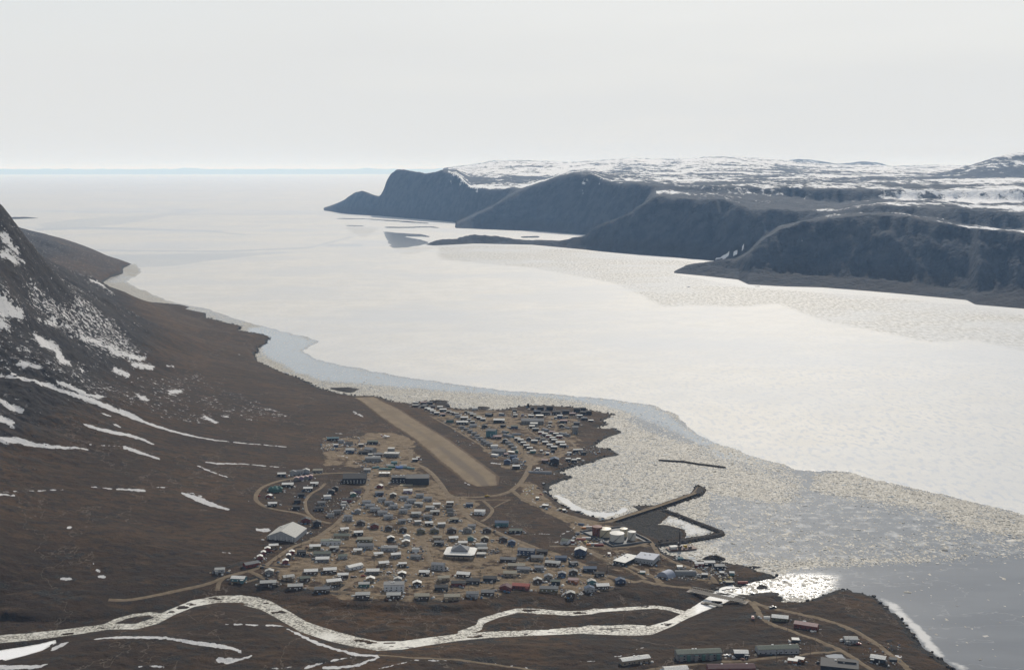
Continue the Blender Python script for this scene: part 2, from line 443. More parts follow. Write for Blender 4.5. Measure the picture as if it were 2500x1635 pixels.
def unproject(x, y):
    """first place where the line of sight through a pixel meets the land (or the sea)"""
    tha, t = ray(x, y)
    X = _Ds * math.sin(tha); Y = _Ds * math.cos(tha)
    hh = np.maximum(height(X, Y), 0.0)
    zr = H0 - _Ds * t
    k = np.argmax(zr < hh)
    if k == 0:
        D = H0 / max(t, 1e-4); return D * math.sin(tha), D * math.cos(tha), 0.0
    g0 = zr[k - 1] - hh[k - 1]; g1 = zr[k] - hh[k]; f = g0 / (g0 - g1)
    D = _Ds[k - 1] + f * (_Ds[k] - _Ds[k - 1])
    X, Y = D * math.sin(tha), D * math.cos(tha)
    return X, Y, float(max(height(X, Y), 0))
def unpoly(pts):
    r = [unproject(a, b) for a, b in pts]
    return np.array([q[0] for q in r]), np.array([q[1] for q in r])

# ---- what covers the ground: snow, gravel, runway, boulders
snow = np.zeros(GX.shape, np.float32)
SNOW = [(G_, p, w) for p, w in [
    ([(0, 125), (200, 150), (400, 205), (550, 260), (700, 310), (850, 370), (1000, 430), (1150, 490), (1300, 545), (1450, 590), (1600, 625), (1750, 655), (1900, 672)], [12, 14, 20, 26, 34, 34, 26, 22, 16, 14, 10, 6]),
    ([(1850, 668), (2100, 692), (2380, 715)], 6),
    ([(460, 165), (600, 230), (750, 290), (850, 300)], 16), ([(-200, 250), (0, 330), (60, 362), (130, 405), (195, 435)], 28),
    ([(-40, 470), (50, 500), (110, 530)], 42), ([(-300, 630), (0, 650), (150, 665), (300, 700), (450, 715), (600, 722), (740, 735)], [44, 40, 34, 26, 12]),
    ([(690, 525), (800, 560), (950, 600), (1080, 620), (1200, 660), (1280, 695)], [16, 28, 22, 10]), ([(740, 700), (900, 706), (1020, 715)], 5),
    ([(1020, 715), (1100, 740), (1200, 775), (1330, 820)], [28, 26, 12]), ([(1700, 838), (1800, 855), (2000, 855), (2380, 888)], [10, 14, 8, 6]),
    ([(1630, 868), (1750, 920), (1900, 970)], [10, 14, 8]), ([(1500, 1095), (1640, 1145), (1720, 1182), (1900, 1235)], [14, 44, 40, 16]),
    ([(1550, 1085), (1690, 1130)], 9), ([(-200, 1090), (0, 1088), (200, 1085), (550, 1068)], 6), ([(-200, 1100), (0, 1107), (130, 1120)], 16),
    ([(750, 1045), (950, 1063), (1210, 1078)], [8, 10, 20]), ([(1280, 1050), (1430, 1050)], 6), ([(1100, 30), (1180, 55), (1300, 50)], [34, 30, 10]),
    ([(140, 20), (320, 50)], 24), ([(500, 8), (580, 20)], 20), ([(960, 80), (1070, 122)], 26), ([(1165, 293), (1240, 330)], 14), ([(1400, 265), (1505, 255)], 16),
    ([(820, 425), (920, 462)], 14), ([(920, 518), (1005, 555)], 12), ([(1690, 458), (1750, 490), (1805, 525)], 15), ([(545, 1386), (600, 1386)], 20),
    ([(660, 75), (715, 100)], 24), ([(90, 108), (130, 118)], 16), ([(1765, 325), (1800, 312)], 12), ([(870, 362), (955, 385)], 8), ([(1000, 402), (1160, 475)], 9),
    ([(1840, 458), (1900, 468)], 10), ([(1420, 1250), (1450, 1255)], 8), ([(2120, 1400), (2240, 1395)], 12)]]
SNOW += [(K_, p, w) for p, w in [
    ([(-60, 840), (0, 870), (70, 910), (130, 925)], [90, 80, 50, 30]), ([(0, 960), (50, 1005)], 30), ([(0, 450), (60, 520), (140, 610)], [30, 26, 10]), ([(0, 565), (70, 600), (150, 620)], [40, 30, 12]),
    ([(200, 1040), (260, 1095), (330, 1120), (345, 1170), (405, 1205)], [22, 34, 30, 30, 12]), ([(640, 1130), (840, 1185)], 12), ([(780, 1215), (890, 1232)], 22),
    ([(100, 1205), (225, 1228)], 18), ([(660, 1235), (740, 1275)], 26), ([(220, 950), (330, 990)], 10), ([(600, 1080), (680, 1140), (800, 1180)], 8), ([(470, 1050), (600, 1100)], 10),
    ([(960, 1220), (1020, 1228)], 10), ([(985, 1378), (1050, 1365)], 13), ([(800, 1390), (860, 1420)], 12), ([(2040, 1480), (2115, 1520)], 12), ([(1375, 1152), (1415, 1155)], 6), ([(520, 720), (585, 745), (655, 800)], 7)]]
SNOW += [(I_, p, w) for p, w in [
    ([(720, 1308), (920, 1286), (1350, 1285), (1600, 1325), (1950, 1378), (2035, 1428)], [5, 16, 24, 34, 26, 12]), ([(2080, 1438), (1990, 1465), (1900, 1480), (1800, 1470)], [6, 20, 50, 40]),
    ([(1870, 1172), (2100, 1182), (2340, 1190)], 8), ([(1150, 1525), (1400, 1526)], 11), ([(490, 795), (560, 800), (615, 805)], [30, 24, 8]), ([(750, 655), (790, 690)], 14),
    ([(790, 725), (830, 735)], 30), ([(805, 778), (885, 782)], 20), ([(1840, 578), (1950, 592)], 9), ([(-200, 1540), (0, 1535), (300, 1530), (400, 1505)], [50, 40, 8]), ([(430, 1385), (520, 1345), (570, 1325)], [26, 30, 10])]]
SNOW += [(J_, p, w) for p, w in [
    ([(-20, 488), (290, 494), (420, 560), (560, 630), (730, 688)], [7, 8, 14, 26, 22]), ([(730, 690), (850, 720), (960, 745), (1100, 745)], [14, 26, 22, 12]),
    ([(480, 850), (620, 812), (750, 780), (880, 760)], [20, 14, 8]), ([(640, 850), (900, 835), (1020, 790), (1110, 760)], [24, 22, 20, 12]), ([(1090, 860), (1400, 780), (1700, 790), (2100, 815), (2340, 850)], [6, 7, 5, 5]), ([(0, 770), (50, 745)], 14),
    ([(200, 860), (480, 830)], 5)]]
SNOW += [(E_, p, w) for p, w in [([(300, 660), (440, 640), (450, 605), (520, 590)], 7), ([(20, 700), (180, 690), (205, 665)], 5), ([(1830, 655), (1900, 662), (1970, 690), (2045, 715)], [14, 22, 12, 6]), ([(2300, 665), (2350, 655), (2380, 660)], 14)]]
SNOW += [(B_, p, w) for p, w in [([(980, 795), (1300, 790), (1460, 790), (1540, 750), (1610, 690)], [4, 4, 7, 10, 9]), ([(1320, 870), (1410, 865), (1410, 830), (1450, 790)], 5), ([(900, 390), (1000, 320), (1050, 240)], 7), ([(490, 570), (555, 670)], 5), ([(1065, 420), (1080, 380), (1110, 350)], 11), ([(1140, 460), (1240, 525)], 8), ([(770, 115), (870, 125)], 9)]]
SNOW += [(C_, p, w) for p, w in [([(315, 90), (450, 180), (560, 265), (635, 330)], 5), ([(320, 185), (410, 230)], 10), ([(300, 530), (345, 550), (400, 590)], 6), ([(0, 640), (200, 605), (310, 600)], 3), ([(210, 350), (280, 352)], 5), ([(1140, 705), (1185, 722)], 11), ([(60, 250), (110, 270)], 6)]]
SNOW += [(A_, p, w) for p, w in [([(1240, 0), (1260, 45), (1330, 50), (1440, 110), (1490, 150)], 7), ([(380, 460), (480, 510)], 5), ([(490, 750), (570, 770), (620, 750)], 14), ([(910, 820), (1000, 760)], 12), ([(850, 880), (940, 885)], 5)]]
mx_dummy = 0
jx2 = GX + 2.2 * fbm(GX / 7, GY / 7, 3) + 5 * hillness * fbm(GX / 25, GY / 25, 3); jy2 = GY + 3.0 * fbm(GX / 7 + 9, GY / 7, 3) + 9 * hillness * fbm(GX / 25 + 4, GY / 25, 3)
def add_mask(arr, fn, pts, w=None, val=1.0):
    px = fn(pts)
    if w is not None:
        sc = (fn([(1000, 0)])[0][0] - fn([(0, 0)])[0][0]) / 1000
        n = max(2, len(px) * 3)
        q = np.array(px); u = np.linspace(0, 1, n); uu = np.linspace(0, 1, len(q))
        px = np.stack([np.interp(u, uu, q[:, 0]), np.interp(u, uu, q[:, 1])], 1)
        px = strip_px(px, (w if np.isscalar(w) else [a for a in w]) if np.isscalar(w) is False else w)
        if True:
            c = (px[:n] + px[n:][::-1]) / 2
            px = np.concatenate([c + (px[:n] - c) * sc, (c + (px[n:][::-1] - c) * sc)[::-1]])
    x, y = unpoly(px)
    arr[poly_mask(jx2, jy2, x, y)] = val
for fn, p, w in SNOW: add_mask(snow, fn, p, w)
# the mottled snow field high on the rocky slope
mx, my = unpoly(K_([(-80, 400), (0, 430), (180, 600), (420, 730), (560, 860), (720, 960), (900, 1110), (1080, 1240), (900, 1290), (640, 1230), (420, 1120), (250, 1000), (0, 1010), (-80, 1010)]))
mott = poly_mask(jx2, jy2, mx, my)
md = np.clip(poly_dist(GX, GY, mx, my) / 90, 0, 1) * mott
snow = np.maximum(snow, 0.54 * md)
m2x, m2y = unpoly(K_([(-80, 1010), (300, 1150), (640, 1230), (900, 1290), (1150, 1250), (1500, 1420), (1750, 1530), (900, 1550), (400, 1400), (-80, 1280)]))
m2 = poly_mask(jx2, jy2, m2x, m2y); snow = np.maximum(snow, (0.40 + 0.16 * fbm(GX / 140, GY / 140, 3)) * m2)
snow = np.maximum(snow, (0.36 + 0.18 * fbm(GX / 110 + 9, GY / 110, 3)) * hillness)
far_slope = sstep(5200, 5600, DD) * (HG > 12); snow = np.maximum(snow, 0.38 * far_slope)

gravel = np.zeros(GX.shape, np.float32)
for fn, p, v in [
    (B_, [(-1250, 1210), (-1350, 1100), (-1100, 900), (-700, 700), (-500, 300), (-400, 100), (-50, -20), (100, 130), (350, 400), (700, 470), (560, 640), (800, 780), (1100, 880), (1400, 960), (1750, 1100), (2000, 1260), (1900, 1350), (1500, 1380), (1100, 1330), (700, 1410), (0, 1440), (-600, 1420), (-1000, 1330)], 0.62),
    (F1, [(60, 190), (800, 280), (1200, 300), (1900, 320), (2380, 300), (2380, 1500), (1900, 1480), (1450, 1050), (1000, 740), (500, 450)], 0.6),
    (F2, [(0, 300), (900, 380), (1500, 500), (1300, 640), (1250, 800), (1500, 1000), (1300, 1100), (1000, 1250), (500, 1380), (300, 1550), (0, 1550)], 0.55),
    (C_, [(100, 380), (560, 350), (760, 400), (860, 560), (740, 600), (100, 590)], 0.6),
    (B_, [(980, 300), (1180, 290), (1290, 430), (1450, 580), (1700, 650), (1850, 680), (1650, 900), (1950, 1020), (2300, 1200), (2100, 1180), (1750, 1010), (1500, 700), (1200, 540), (1040, 470), (1060, 350)], 0.8),
    (D_, [(0, 680), (150, 690), (560, 860), (640, 980), (980, 1130), (1200, 1260), (1100, 1290), (600, 1210), (200, 1150), (0, 1090)], 0.45),
    (C_, [(430, 348), (620, 343), (770, 392), (800, 420), (560, 440), (430, 405)], 1.0),
]: add_mask(gravel, fn, p, None, v)
gravel = blur(gravel, 14)
snow = np.maximum(blur(snow, 3), 0.92 * blur(snow, 1))
dark = np.clip(tfac + ((cd < 9 + 8 * fbm(GX / 40, GY / 40, 3)) & inside) * (DD < 7000) * 0.9, 0, 1)
bankd = sstep(75, 15, rd) if False else (1 - sstep(12, 75, rd)) * (rd > 0) * inside * zone
dark = np.maximum(dark, (0.40 + 0.28 * fbm(GX / 30, GY / 18, 4)) * bankd)
dark = np.maximum(dark, (0.30 + 0.45 * fbm(GX / 60 + 5, GY / 34, 4)) * ((DD < 1560) & (HG < 40)))
keep = (HG[:-1, :-1] > -1.6) | (HG[1:, 1:] > -1.6) | (HG[:-1, 1:] > -1.6) | (HG[1:, :-1] > -1.6)

g = NT('tundra_ground')
P = g.pos(); sn, gr, dk = g.attr('cover')
hn, rk, fz = g.attr('relief')
n1 = g.noise(P, 0.0075, 6, 0.62); n2 = g.noise(P, 0.09, 5, 0.65); n3 = g.noise(P, 0.5, 4, 0.7); n4 = g.noise(g.map(P, (1, 2.2, 1)), 0.035, 4)
brown = g.mix(g.ramp(n1, 0.38, 0.62), (0.040, 0.020, 0.006), (0.070, 0.036, 0.012))
brown = g.mix(g.ramp(n4, 0.45, 0.62), brown, (0.036, 0.023, 0.010))
big_ = g.noise(g.map(P, (1, 1, 1), (0, 0, .6)), 0.0022, 4)
brown = g.mix(g.math('MULTIPLY', g.ramp(big_, 0.42, 0.62), 0.6), brown, (0.022, 0.013, 0.006))
stk = g.noise(g.map(P, (0.6, 1.25, 1), (0, 0, -0.35)), 0.04, 7, 0.7)
brown = g.mix(g.math('MULTIPLY', g.ramp(stk, 0.50, 0.68), 0.5), brown, (0.088, 0.050, 0.022))
brown = g.mix(g.math('MULTIPLY', g.ramp(stk, 0.46, 0.36), 0.55), brown, (0.018, 0.014, 0.011))
brown = g.mix(g.math('MULTIPLY', g.ramp(n2, 0.52, 0.68), 0.75), brown, (0.012, 0.010, 0.009))
brown = g.mix(g.math('MULTIPLY', g.ramp(n3, 0.60, 0.75), 0.5), brown, (0.062, 0.045, 0.029))
ln_ = g.ramp(g.math('ABSOLUTE', g.math('SUBTRACT', g.noise(g.map(P, (1, 0.6, 1), (0, 0, 0.5)), 0.0055, 6, 0.6), 0.5)), 0.0, 0.0035, 1, 0)
brown = g.mix(g.math('MULTIPLY', ln_, 0.55), brown, (0.15, 0.12, 0.09))
rock = g.mix(g.ramp(n2, 0.40, 0.60), (0.007, 0.007, 0.007), (0.026, 0.021, 0.017))
c = g.mix(g.math('MULTIPLY', g.ramp(g.math('ADD', rk, g.math('MULTIPLY', g.math('SUBTRACT', n2, 0.5), 1.1)), 0.35, 0.65), 0.8), brown, rock)
dirt = g.mix(g.ramp(n2, 0.35, 0.65), (0.145, 0.102, 0.057), (0.215, 0.158, 0.095))
dirt = g.mix(g.math('MULTIPLY', g.ramp(n3, 0.55, 0.72), 0.6), dirt, (0.055, 0.035, 0.018))
gm = g.ramp(g.math('ADD', gr, g.math('MULTIPLY', g.math('SUBTRACT', g.noise(P, 0.045, 5, 0.62), 0.5), 1.5)), 0.44, 0.62)
c = g.mix(gm, c, dirt)
shore_rock = g.mix(g.ramp(n3, 0.42, 0.6), (0.010, 0.010, 0.009), (0.044, 0.036, 0.026))
c = g.mix(g.ramp(g.math('ADD', dk, g.math('MULTIPLY', g.math('SUBTRACT', n2, 0.5), 0.9)), 0.42, 0.6), c, shore_rock)
sv = g.math('ADD', sn, g.math('MULTIPLY', g.math('SUBTRACT', g.noise(g.map(P, (1.0, 1.0, 1.6), (0, 0, 0.5)), 0.085, 8, 0.78), 0.5), 1.9))
sm = g.ramp(sv, 0.56, 0.64)
scol = g.mix(n3, (0.44, 0.44, 0.44), (0.62, 0.60, 0.57))
c = g.mix(sm, c, scol)
g.bump(g.math('ADD', g.math('MULTIPLY', n3, 1.3), g.math('MULTIPLY', n2, 3.6)), 1.0, 1.1)
ground_mat = g.set(Base_Color=c, Roughness=0.95, Specular_IOR_Level=0.15)
slope = np.hypot(np.gradient(HG, axis=0) / np.gradient(DD, axis=0), 0.001)
rockn = np.clip(hillness * 0.75 + sstep(0.4, 0.9, slope) * 0.3, 0, 1)
land = grid_obj('tundra_land', GX, GY, HG, keep, ground_mat, {'cover': (snow, gravel, dark), 'relief': (hillness, rockn, hillness)})
# ================================================================ HILLS ACROSS THE FJORD
def lmass(xs_extra, lines, D, th):
    """lines: list of (points [(px,py)], mode) from near to far; mode ('z',v) | ('D',v) | ('slope',angle) climbing from the line before"""
    cols = []
    prevD = prevZ = None
    # a vertical photo column is close to one azimuth; use the azimuth at the line's own pixels
    for pts, (m, v) in lines:
        p = np.array(pts, float); a, t = ray(p[:, 0], p[:, 1])
        o = np.argsort(a); a, t = a[o], t[o]
        tt = np.interp(th, a, t)
        if m == 'z':
            zz = np.full(th.shape, float(v)); Dd = (H0 - zz) / np.maximum(tt, 1e-4)
        elif m == 'D':
            Dd = np.full(th.shape, float(v)) if np.isscalar(v) else np.interp(th, ray(np.array([q[0] for q in v]), 450.0 + 0 * np.array([q[0] for q in v], float))[0], [q[1] for q in v])
            Dd = Dd if prevD is None else np.maximum(Dd, prevD + 60)
            zz = H0 - Dd * tt
        else:
            s = math.tan(math.radians(v))
            Dd = (prevD + (H0 - prevZ) / s) / (1 + tt / s); Dd = np.maximum(Dd, prevD + 25); zz = H0 - Dd * tt
        cols.append((Dd, zz)); prevD, prevZ = Dd, zz
    return cols
def eval_mass(cols, D, back, lo, hi, th, endfade=0.006):
    """D: radial samples; returns heights (rows D, cols th)"""
    Z = np.full((len(D), len(th)), -60.0)
    for j in range(len(th)):
        if th[j] < lo or th[j] > hi: continue
        ds = [c[0][j] for c in cols]; zs = [c[1][j] for c in cols]
        ds = [ds[0] - 300] + ds + [ds[-1] + back[0], ds[-1] + back[0] + back[1]]
        zs = [-25] + zs + [zs[-1] + back[2], back[3]]
        Z[:, j] = np.interp(D, ds, zs, left=-60, right=-60)
    return Z
azx = lambda x: float(ray(x, 500.0)[0])
FTH = np.linspace(azx(740), azx(2850), 800)
FD = np.exp(np.linspace(math.log(4000.0), math.log(42000.0), 520))
skyline = [(740, 440), (1000, 432), (1060, 420), (1110, 412), (1145, 407), (1200, 398), (1225, 395), (1272, 394), (1356, 398), (1389, 400), (1494, 392), (1549, 388), (1599, 392), (1662, 391), (1730, 385), (1767, 383),
           (1794, 386), (1857, 390), (1903, 393), (1950, 402), (2050, 408), (2180, 411), (2277, 409), (2400, 410), (3000, 405)]
hills = []
# the far headland and the plateau behind it
hA = lmass(None, [
    ([(786, 513), (850, 522), (930, 527), (1000, 533), (1100, 541), (1170, 548), (1250, 556), (1400, 566), (1500, 575), (3000, 640)], ('z', 0)),
    ([(786, 513), (800, 506), (826, 494), (840, 488), (852, 477), (868, 467), (885, 463), (900, 468), (926, 479), (937, 462), (943, 440), (954, 422), (968, 412), (985, 410), (1005, 413), (1040, 418), (1075, 413),
      (1116, 425), (1150, 459), (1276, 462), (1500, 480), (3000, 500)], ('slope', 40)),
    ([(786, 513), (885, 470), (926, 480), (985, 413), (1040, 420), (1075, 414), (1116, 418), (1150, 440), (1276, 447), (1500, 450), (3000, 450)], ('D', [(780, 16000), (1000, 14500), (1300, 13500), (3000, 12000)])),
    (skyline, ('D', 21000)),
], FD, FTH)
Z1 = eval_mass(hA, FD, (3000, 6000, 50, -60), azx(787), 9, FTH)
cut_ = (FTH < azx(1078))
for j in np.where(cut_)[0]:
    d1 = hA[1][0][j]; z1 = hA[1][1][j]
    Z1[:, j] = np.where(FD > d1, np.minimum(Z1[:, j], np.interp(FD, [d1, d1 + 900, d1 + 1600], [z1, z1 * 0.7, -60])), Z1[:, j])
# the second massif
hB = lmass(None, [
    ([(1100, 556), (1200, 560), (1300, 563), (1430, 573), (1520, 583), (1700, 600), (3000, 660)], ('z', 0)),
    ([(1100, 552), (1150, 530), (1200, 508), (1240, 480), (1276, 463), (1322, 445), (1368, 430), (1402, 424), (1452, 426), (1494, 447), (1578, 451), (1700, 458), (3000, 470)], ('slope', 37)),
    ([(1100, 548), (1200, 500), (1276, 458), (1402, 420), (1452, 421), (1469, 426), (1578, 436), (1700, 440), (3000, 445)], ('D', [(1100, 11600), (1500, 11600), (3000, 10800)])),
    ([(1100, 550), (1276, 452), (1402, 424), (1600, 425), (3000, 430)], ('D', 14500)),
], FD, FTH)
Z2 = eval_mass(hB, FD, (1500, 4000, 40, -60), azx(1110), 9, FTH)
# spit, the dark slope and the right-hand plateau
hC = lmass(None, [
    ([(1030, 596), (1060, 599), (1160, 594), (1300, 597), (1420, 608), (1500, 616), (1640, 627), (1760, 637), (1900, 650), (3000, 720)], ('z', 0)),
    ([(1030, 594), (1045, 590), (1074, 578), (1116, 568), (1150, 559), (1183, 560), (1221, 569), (1263, 582), (1284, 585), (1368, 587), (1402, 579), (1431, 571), (1461, 549), (1500, 532), (1536, 516), (1578, 492), (1597, 478),
      (1700, 484), (1769, 486), (1836, 512), (1950, 516), (2046, 516), (2150, 500), (2300, 506), (2500, 520), (3000, 540)], ('slope', 36)),
    ([(1030, 600), (1284, 590), (1431, 568), (1536, 500), (1597, 468), (1700, 470), (1800, 472), (1900, 478), (2046, 492), (2150, 486), (2300, 484), (2500, 490), (3000, 500)], ('D', [(1000, 8400), (1500, 8900), (2000, 8400), (3000, 7800)])),
    ([(1030, 600), (1431, 560), (1597, 448), (1700, 446), (1900, 448), (2100, 446), (2300, 452), (2500, 455), (3000, 455)], ('D', 11500)),
    ([(1030, 600), (1431, 540), (1597, 425), (1700, 412), (1900, 414), (2100, 422), (2300, 424), (2500, 420), (3000, 420)], ('D', 16000)),
    (skyline, ('D', 22000)),
], FD, FTH)
Z3 = eval_mass(hC, FD, (3000, 6000, 50, -60), azx(1034), 9, FTH)
for j in np.where(FTH < azx(1600))[0]:
    d1 = hC[1][0][j]; z1 = hC[1][1][j]
    f = float(sstep(azx(1500), azx(1600), FTH[j]))
    lim = np.interp(FD, [d1, d1 + 350 + z1 * 1.5, d1 + 700 + z1 * 3], [z1, z1 * 0.3, -60])
    Z3[:, j] = np.where(FD > d1, np.minimum(Z3[:, j], lim * (1 - f) + Z3[:, j] * f), Z3[:, j])
# front hill on the right with its low brown shelf
hD = lmass(None, [
    ([(1643, 666), (1727, 674), (1802, 682), (1828, 694), (1920, 699), (2004, 701), (2109, 709), (2214, 718), (2361, 732), (2382, 743), (2500, 753), (3000, 810)], ('z', 0)),
    ([(1643, 663), (1676, 652), (1731, 650), (1794, 652), (1828, 660), (1920, 664), (2004, 667), (2109, 675), (2214, 684), (2361, 706), (2420, 704), (2500, 716), (3000, 770)], ('slope', 13)),
    ([(1643, 664), (1676, 648), (1731, 641), (1794, 636), (1828, 619), (1857, 587), (1899, 560), (1962, 541), (2004, 533), (2088, 526), (2151, 523), (2214, 527), (2298, 543), (2340, 552), (2424, 564), (2500, 568), (3000, 590)], ('slope', 35)),
    ([(1643, 660), (1731, 640), (1794, 634), (1828, 612), (1899, 552), (2004, 528), (2151, 518), (2298, 537), (2424, 557), (2500, 562), (3000, 580)], ('D', [(1600, 7300), (3000, 6900)])),
], FD, FTH)
Z4 = eval_mass(hD, FD, (900, 1500, -120, -60), azx(1644), 9, FTH)
# the tall ridge cut off by the right edge, and two blue hills on the skyline
hE = lmass(None, [
    ([(2200, 462), (2256, 460), (2400, 462), (2500, 470), (3000, 480)], ('D', 12500)),
    ([(2200, 460), (2240, 446), (2262, 436), (2300, 424), (2340, 412), (2374, 402), (2403, 392), (2430, 384), (2458, 377), (2500, 368), (2600, 345), (2800, 320), (3000, 320)], ('D', 14200)),
], FD, FTH)
Z5 = eval_mass(hE, FD, (1800, 3000, 0, 100), azx(2215), 9, FTH)
hF = lmass(None, [
    ([(1880, 420), (3000, 420)], ('D', 26000)),
    ([(1880, 412), (1903, 396), (1945, 388), (1970, 390), (2046, 400), (2075, 398), (2105, 394), (2150, 399), (2180, 409), (2223, 410), (2277, 406), (2332, 410), (2400, 411), (3000, 405)], ('D', 28000)),
], FD, FTH)
Z6 = eval_mass(hF, FD, (3000, 4000, 0, 100), azx(1885), 9, FTH)
FTT, FDD = np.meshgrid(FTH, FD)
FX, FY = FDD * np.sin(FTT), FDD * np.cos(FTT)
ZF = np.maximum.reduce([Z1, Z2, Z3, Z4, Z5, Z6])
k = np.array([0.25, 0.5, 0.25])
for ax in (0, 0, 1, 1):
    ZF = np.apply_along_axis(lambda v: np.convolve(np.pad(v, 1, 'edge'), k, 'valid'), ax, ZF)
on = sstep(0, 60, ZF)
face = sstep(0.22, 0.45, np.gradient(ZF, axis=0) / np.gradient(FDD, axis=0))
ZF = ZF + on * (16 * fbm(FX / 700, FY / 700, 4) + 10 * fbm(FX / 130, FY / 190, 4) - face * 62 * np.abs(fbm(FX / 230, FY / 900, 5)) + face * 17 * fbm(FX / 42, FY / 90, 4)) + sstep(0, 8, ZF) * 4 * fbm(FX / 60, FY / 60, 3)
gD = np.gradient(ZF, axis=0) / np.gradient(FDD, axis=0)
# snow lies on the flat tops; the steep faces are bare
flat = 1 - sstep(0.12, 0.30, np.abs(gD))
fs = flat * sstep(180, 330, ZF) * 0.53
fs = np.maximum(fs, 0.34 * sstep(190, 330, ZF))
bare = sstep(azx(1640), azx(1800), FTT) * (FDD < 7600)
fs = fs * (1 - bare) + bare * 0.34 * sstep(120, 240, ZF) * flat * sstep(azx(1880), azx(2020), FTT) + bare * 0.13
tall = sstep(azx(2240), azx(2330), FTT) * (FDD > 12400) * (FDD < 17000); fs = fs * (1 - tall) + tall * (0.24 + 0.14 * flat)
blue = (FDD > 25000) * sstep(azx(1880), azx(1950), FTT); fs = fs * (1 - 0.4 * blue)
far_white = sstep(14500, 17000, FDD) * (1 - blue); fs = fs + 0.13 * far_white * flat
fs = np.maximum(fs, 0.20 * sstep(60, 160, ZF))
fs = np.where(FTT < azx(1095), fs * 0.6, fs)
fs = np.where((ZF > 200) & (FDD > 7600) & (FTT > azx(1560)), np.maximum(fs, 0.46 * sstep(230, 300, ZF)), fs)
fs = fs * np.where((FTT < azx(1600)) & (FDD < 9600), 0.1, 1.0) * np.where((FTT < azx(1420)) & (FDD < 11600), 0.35, 1.0)
fs = fs * (1 - 0.85 * (1 - sstep(0, 60, ZF)))
snowdrift = poly_mask(*project(FX, FY, ZF), *np.array(O_([(575, 672), (640, 655), (770, 588), (740, 622), (640, 668)])).T)
fs = np.where(snowdrift & (FDD < 7500), 1.0, fs)
f_ = NT('far_hill_rock_haze_tint')
P = f_.pos(); sn, hh_, _q = f_.attr('cover')
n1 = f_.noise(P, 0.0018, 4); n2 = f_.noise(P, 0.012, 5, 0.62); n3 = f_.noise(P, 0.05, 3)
c = f_.mix(f_.ramp(n2, 0.35, 0.65), (0.020, 0.026, 0.036), (0.050, 0.056, 0.066))  # rock grey tinted blue: part of the distance haze is put into the colour
c = f_.mix(f_.math('MULTIPLY', f_.ramp(n1, 0.30, 0.6, 0.4, 0.9), hh_), c, (0.026, 0.021, 0.018))
st = f_.noise(f_.map(P, (1.0, 0.40, 1.0), (0, 0, 0.22)), 0.0125, 8, 0.70)
st = f_.mixf(0.45, st, f_.noise(f_.map(P, (1.0, 0.5, 1.0), (0, 0, 0.3)), 0.0035, 5, 0.6))
st = f_.math('ADD', 0.5, f_.math('MULTIPLY', f_.math('SUBTRACT', st, 0.5), 1.45))
sn = f_.math('ADD', sn, f_.math('MULTIPLY', f_.math('MULTIPLY', f_.math('SUBTRACT', f_.noise(P, 0.0010, 3), 0.5), 1.1), f_.ramp(sn, 0.2, 0.5)))
sm = f_.ramp(f_.math('ADD', sn, f_.math('MULTIPLY', f_.math('SUBTRACT', st, 0.5), 1.5)), 0.50, 0.64)
c = f_.mix(sm, c, (0.80, 0.79, 0.77))
f_.bump(f_.math('ADD', n2, f_.math('MULTIPLY', n3, 0.5)), 1.0, 20)
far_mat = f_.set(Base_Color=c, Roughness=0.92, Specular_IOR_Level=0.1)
lowb = 1 - sstep(40, 110, ZF)
kf = (ZF[:-1, :-1] > -12) | (ZF[1:, 1:] > -12)
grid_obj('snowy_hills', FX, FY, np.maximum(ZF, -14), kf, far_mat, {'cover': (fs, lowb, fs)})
# low blue land along the horizon
hn_ = 900
ang = np.linspace(-0.62, 0.1, hn_)
q0 = 40 + 480 * np.abs(fbm(ang * 30, ang * 0 + 3, 5)) + 260 * sstep(-0.2, 0.0, ang) * np.abs(fbm(ang * 60, ang * 0 + 9, 4))
rows = []
for dist, fac in ((148000, 0.0), (152000, 0.75), (156000, 1.0), (162000, 0.0)):
    rows.append((dist * np.sin(ang), dist * np.cos(ang), -5 + fac * (540 + q0 * 0.7)))
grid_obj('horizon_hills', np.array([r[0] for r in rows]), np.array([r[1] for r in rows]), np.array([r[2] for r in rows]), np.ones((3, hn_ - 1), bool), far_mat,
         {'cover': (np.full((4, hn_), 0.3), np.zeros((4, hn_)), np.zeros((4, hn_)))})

# ================================================================ THE FJORD: fast ice, brash, open water
SC_ = 640
sth = np.linspace(-0.5, 0.5, SC_)
sD = np.unique(np.concatenate([np.exp(np.linspace(math.log(900.0), math.log(14000.0), 600)), np.exp(np.linspace(math.log(14000.0), math.log(262000.0), 110))]))
STT, SDD = np.meshgrid(sth, sD)
SX, SY = SDD * np.sin(STT), SDD * np.cos(STT)
wob = np.clip(SDD / 2500, 0.5, 3)
sjx = SX + wob * 9 * fbm(SX / 60, SY / 60, 4); sjy = SY + wob * 12 * fbm(SX / 60 + 7, SY / 60, 4)
def sea_mask(pts, w=None):
    p = np.array(pts, float) if w is None else strip_px(pts, w)
    x, y = on_plane(p[:, 0], p[:, 1], 0.0)
    return poly_mask(sjx, sjy, x, y)
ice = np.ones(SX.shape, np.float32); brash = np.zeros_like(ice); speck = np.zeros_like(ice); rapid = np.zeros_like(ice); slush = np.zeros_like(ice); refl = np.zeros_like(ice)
ice_edge = [(307, 689), (357, 712), (420, 737), (504, 754), (567, 775), (630, 794), (781, 832), (739, 855), (777, 880), (882, 901), (1000, 922), (1208, 951), (1470, 972), (1600, 990), (1650, 1012), (1702, 1061), (1838, 1113), (1954, 1147),
            (2060, 1149), (2132, 1168), (2311, 1208), (2500, 1255), (3200, 1430)]
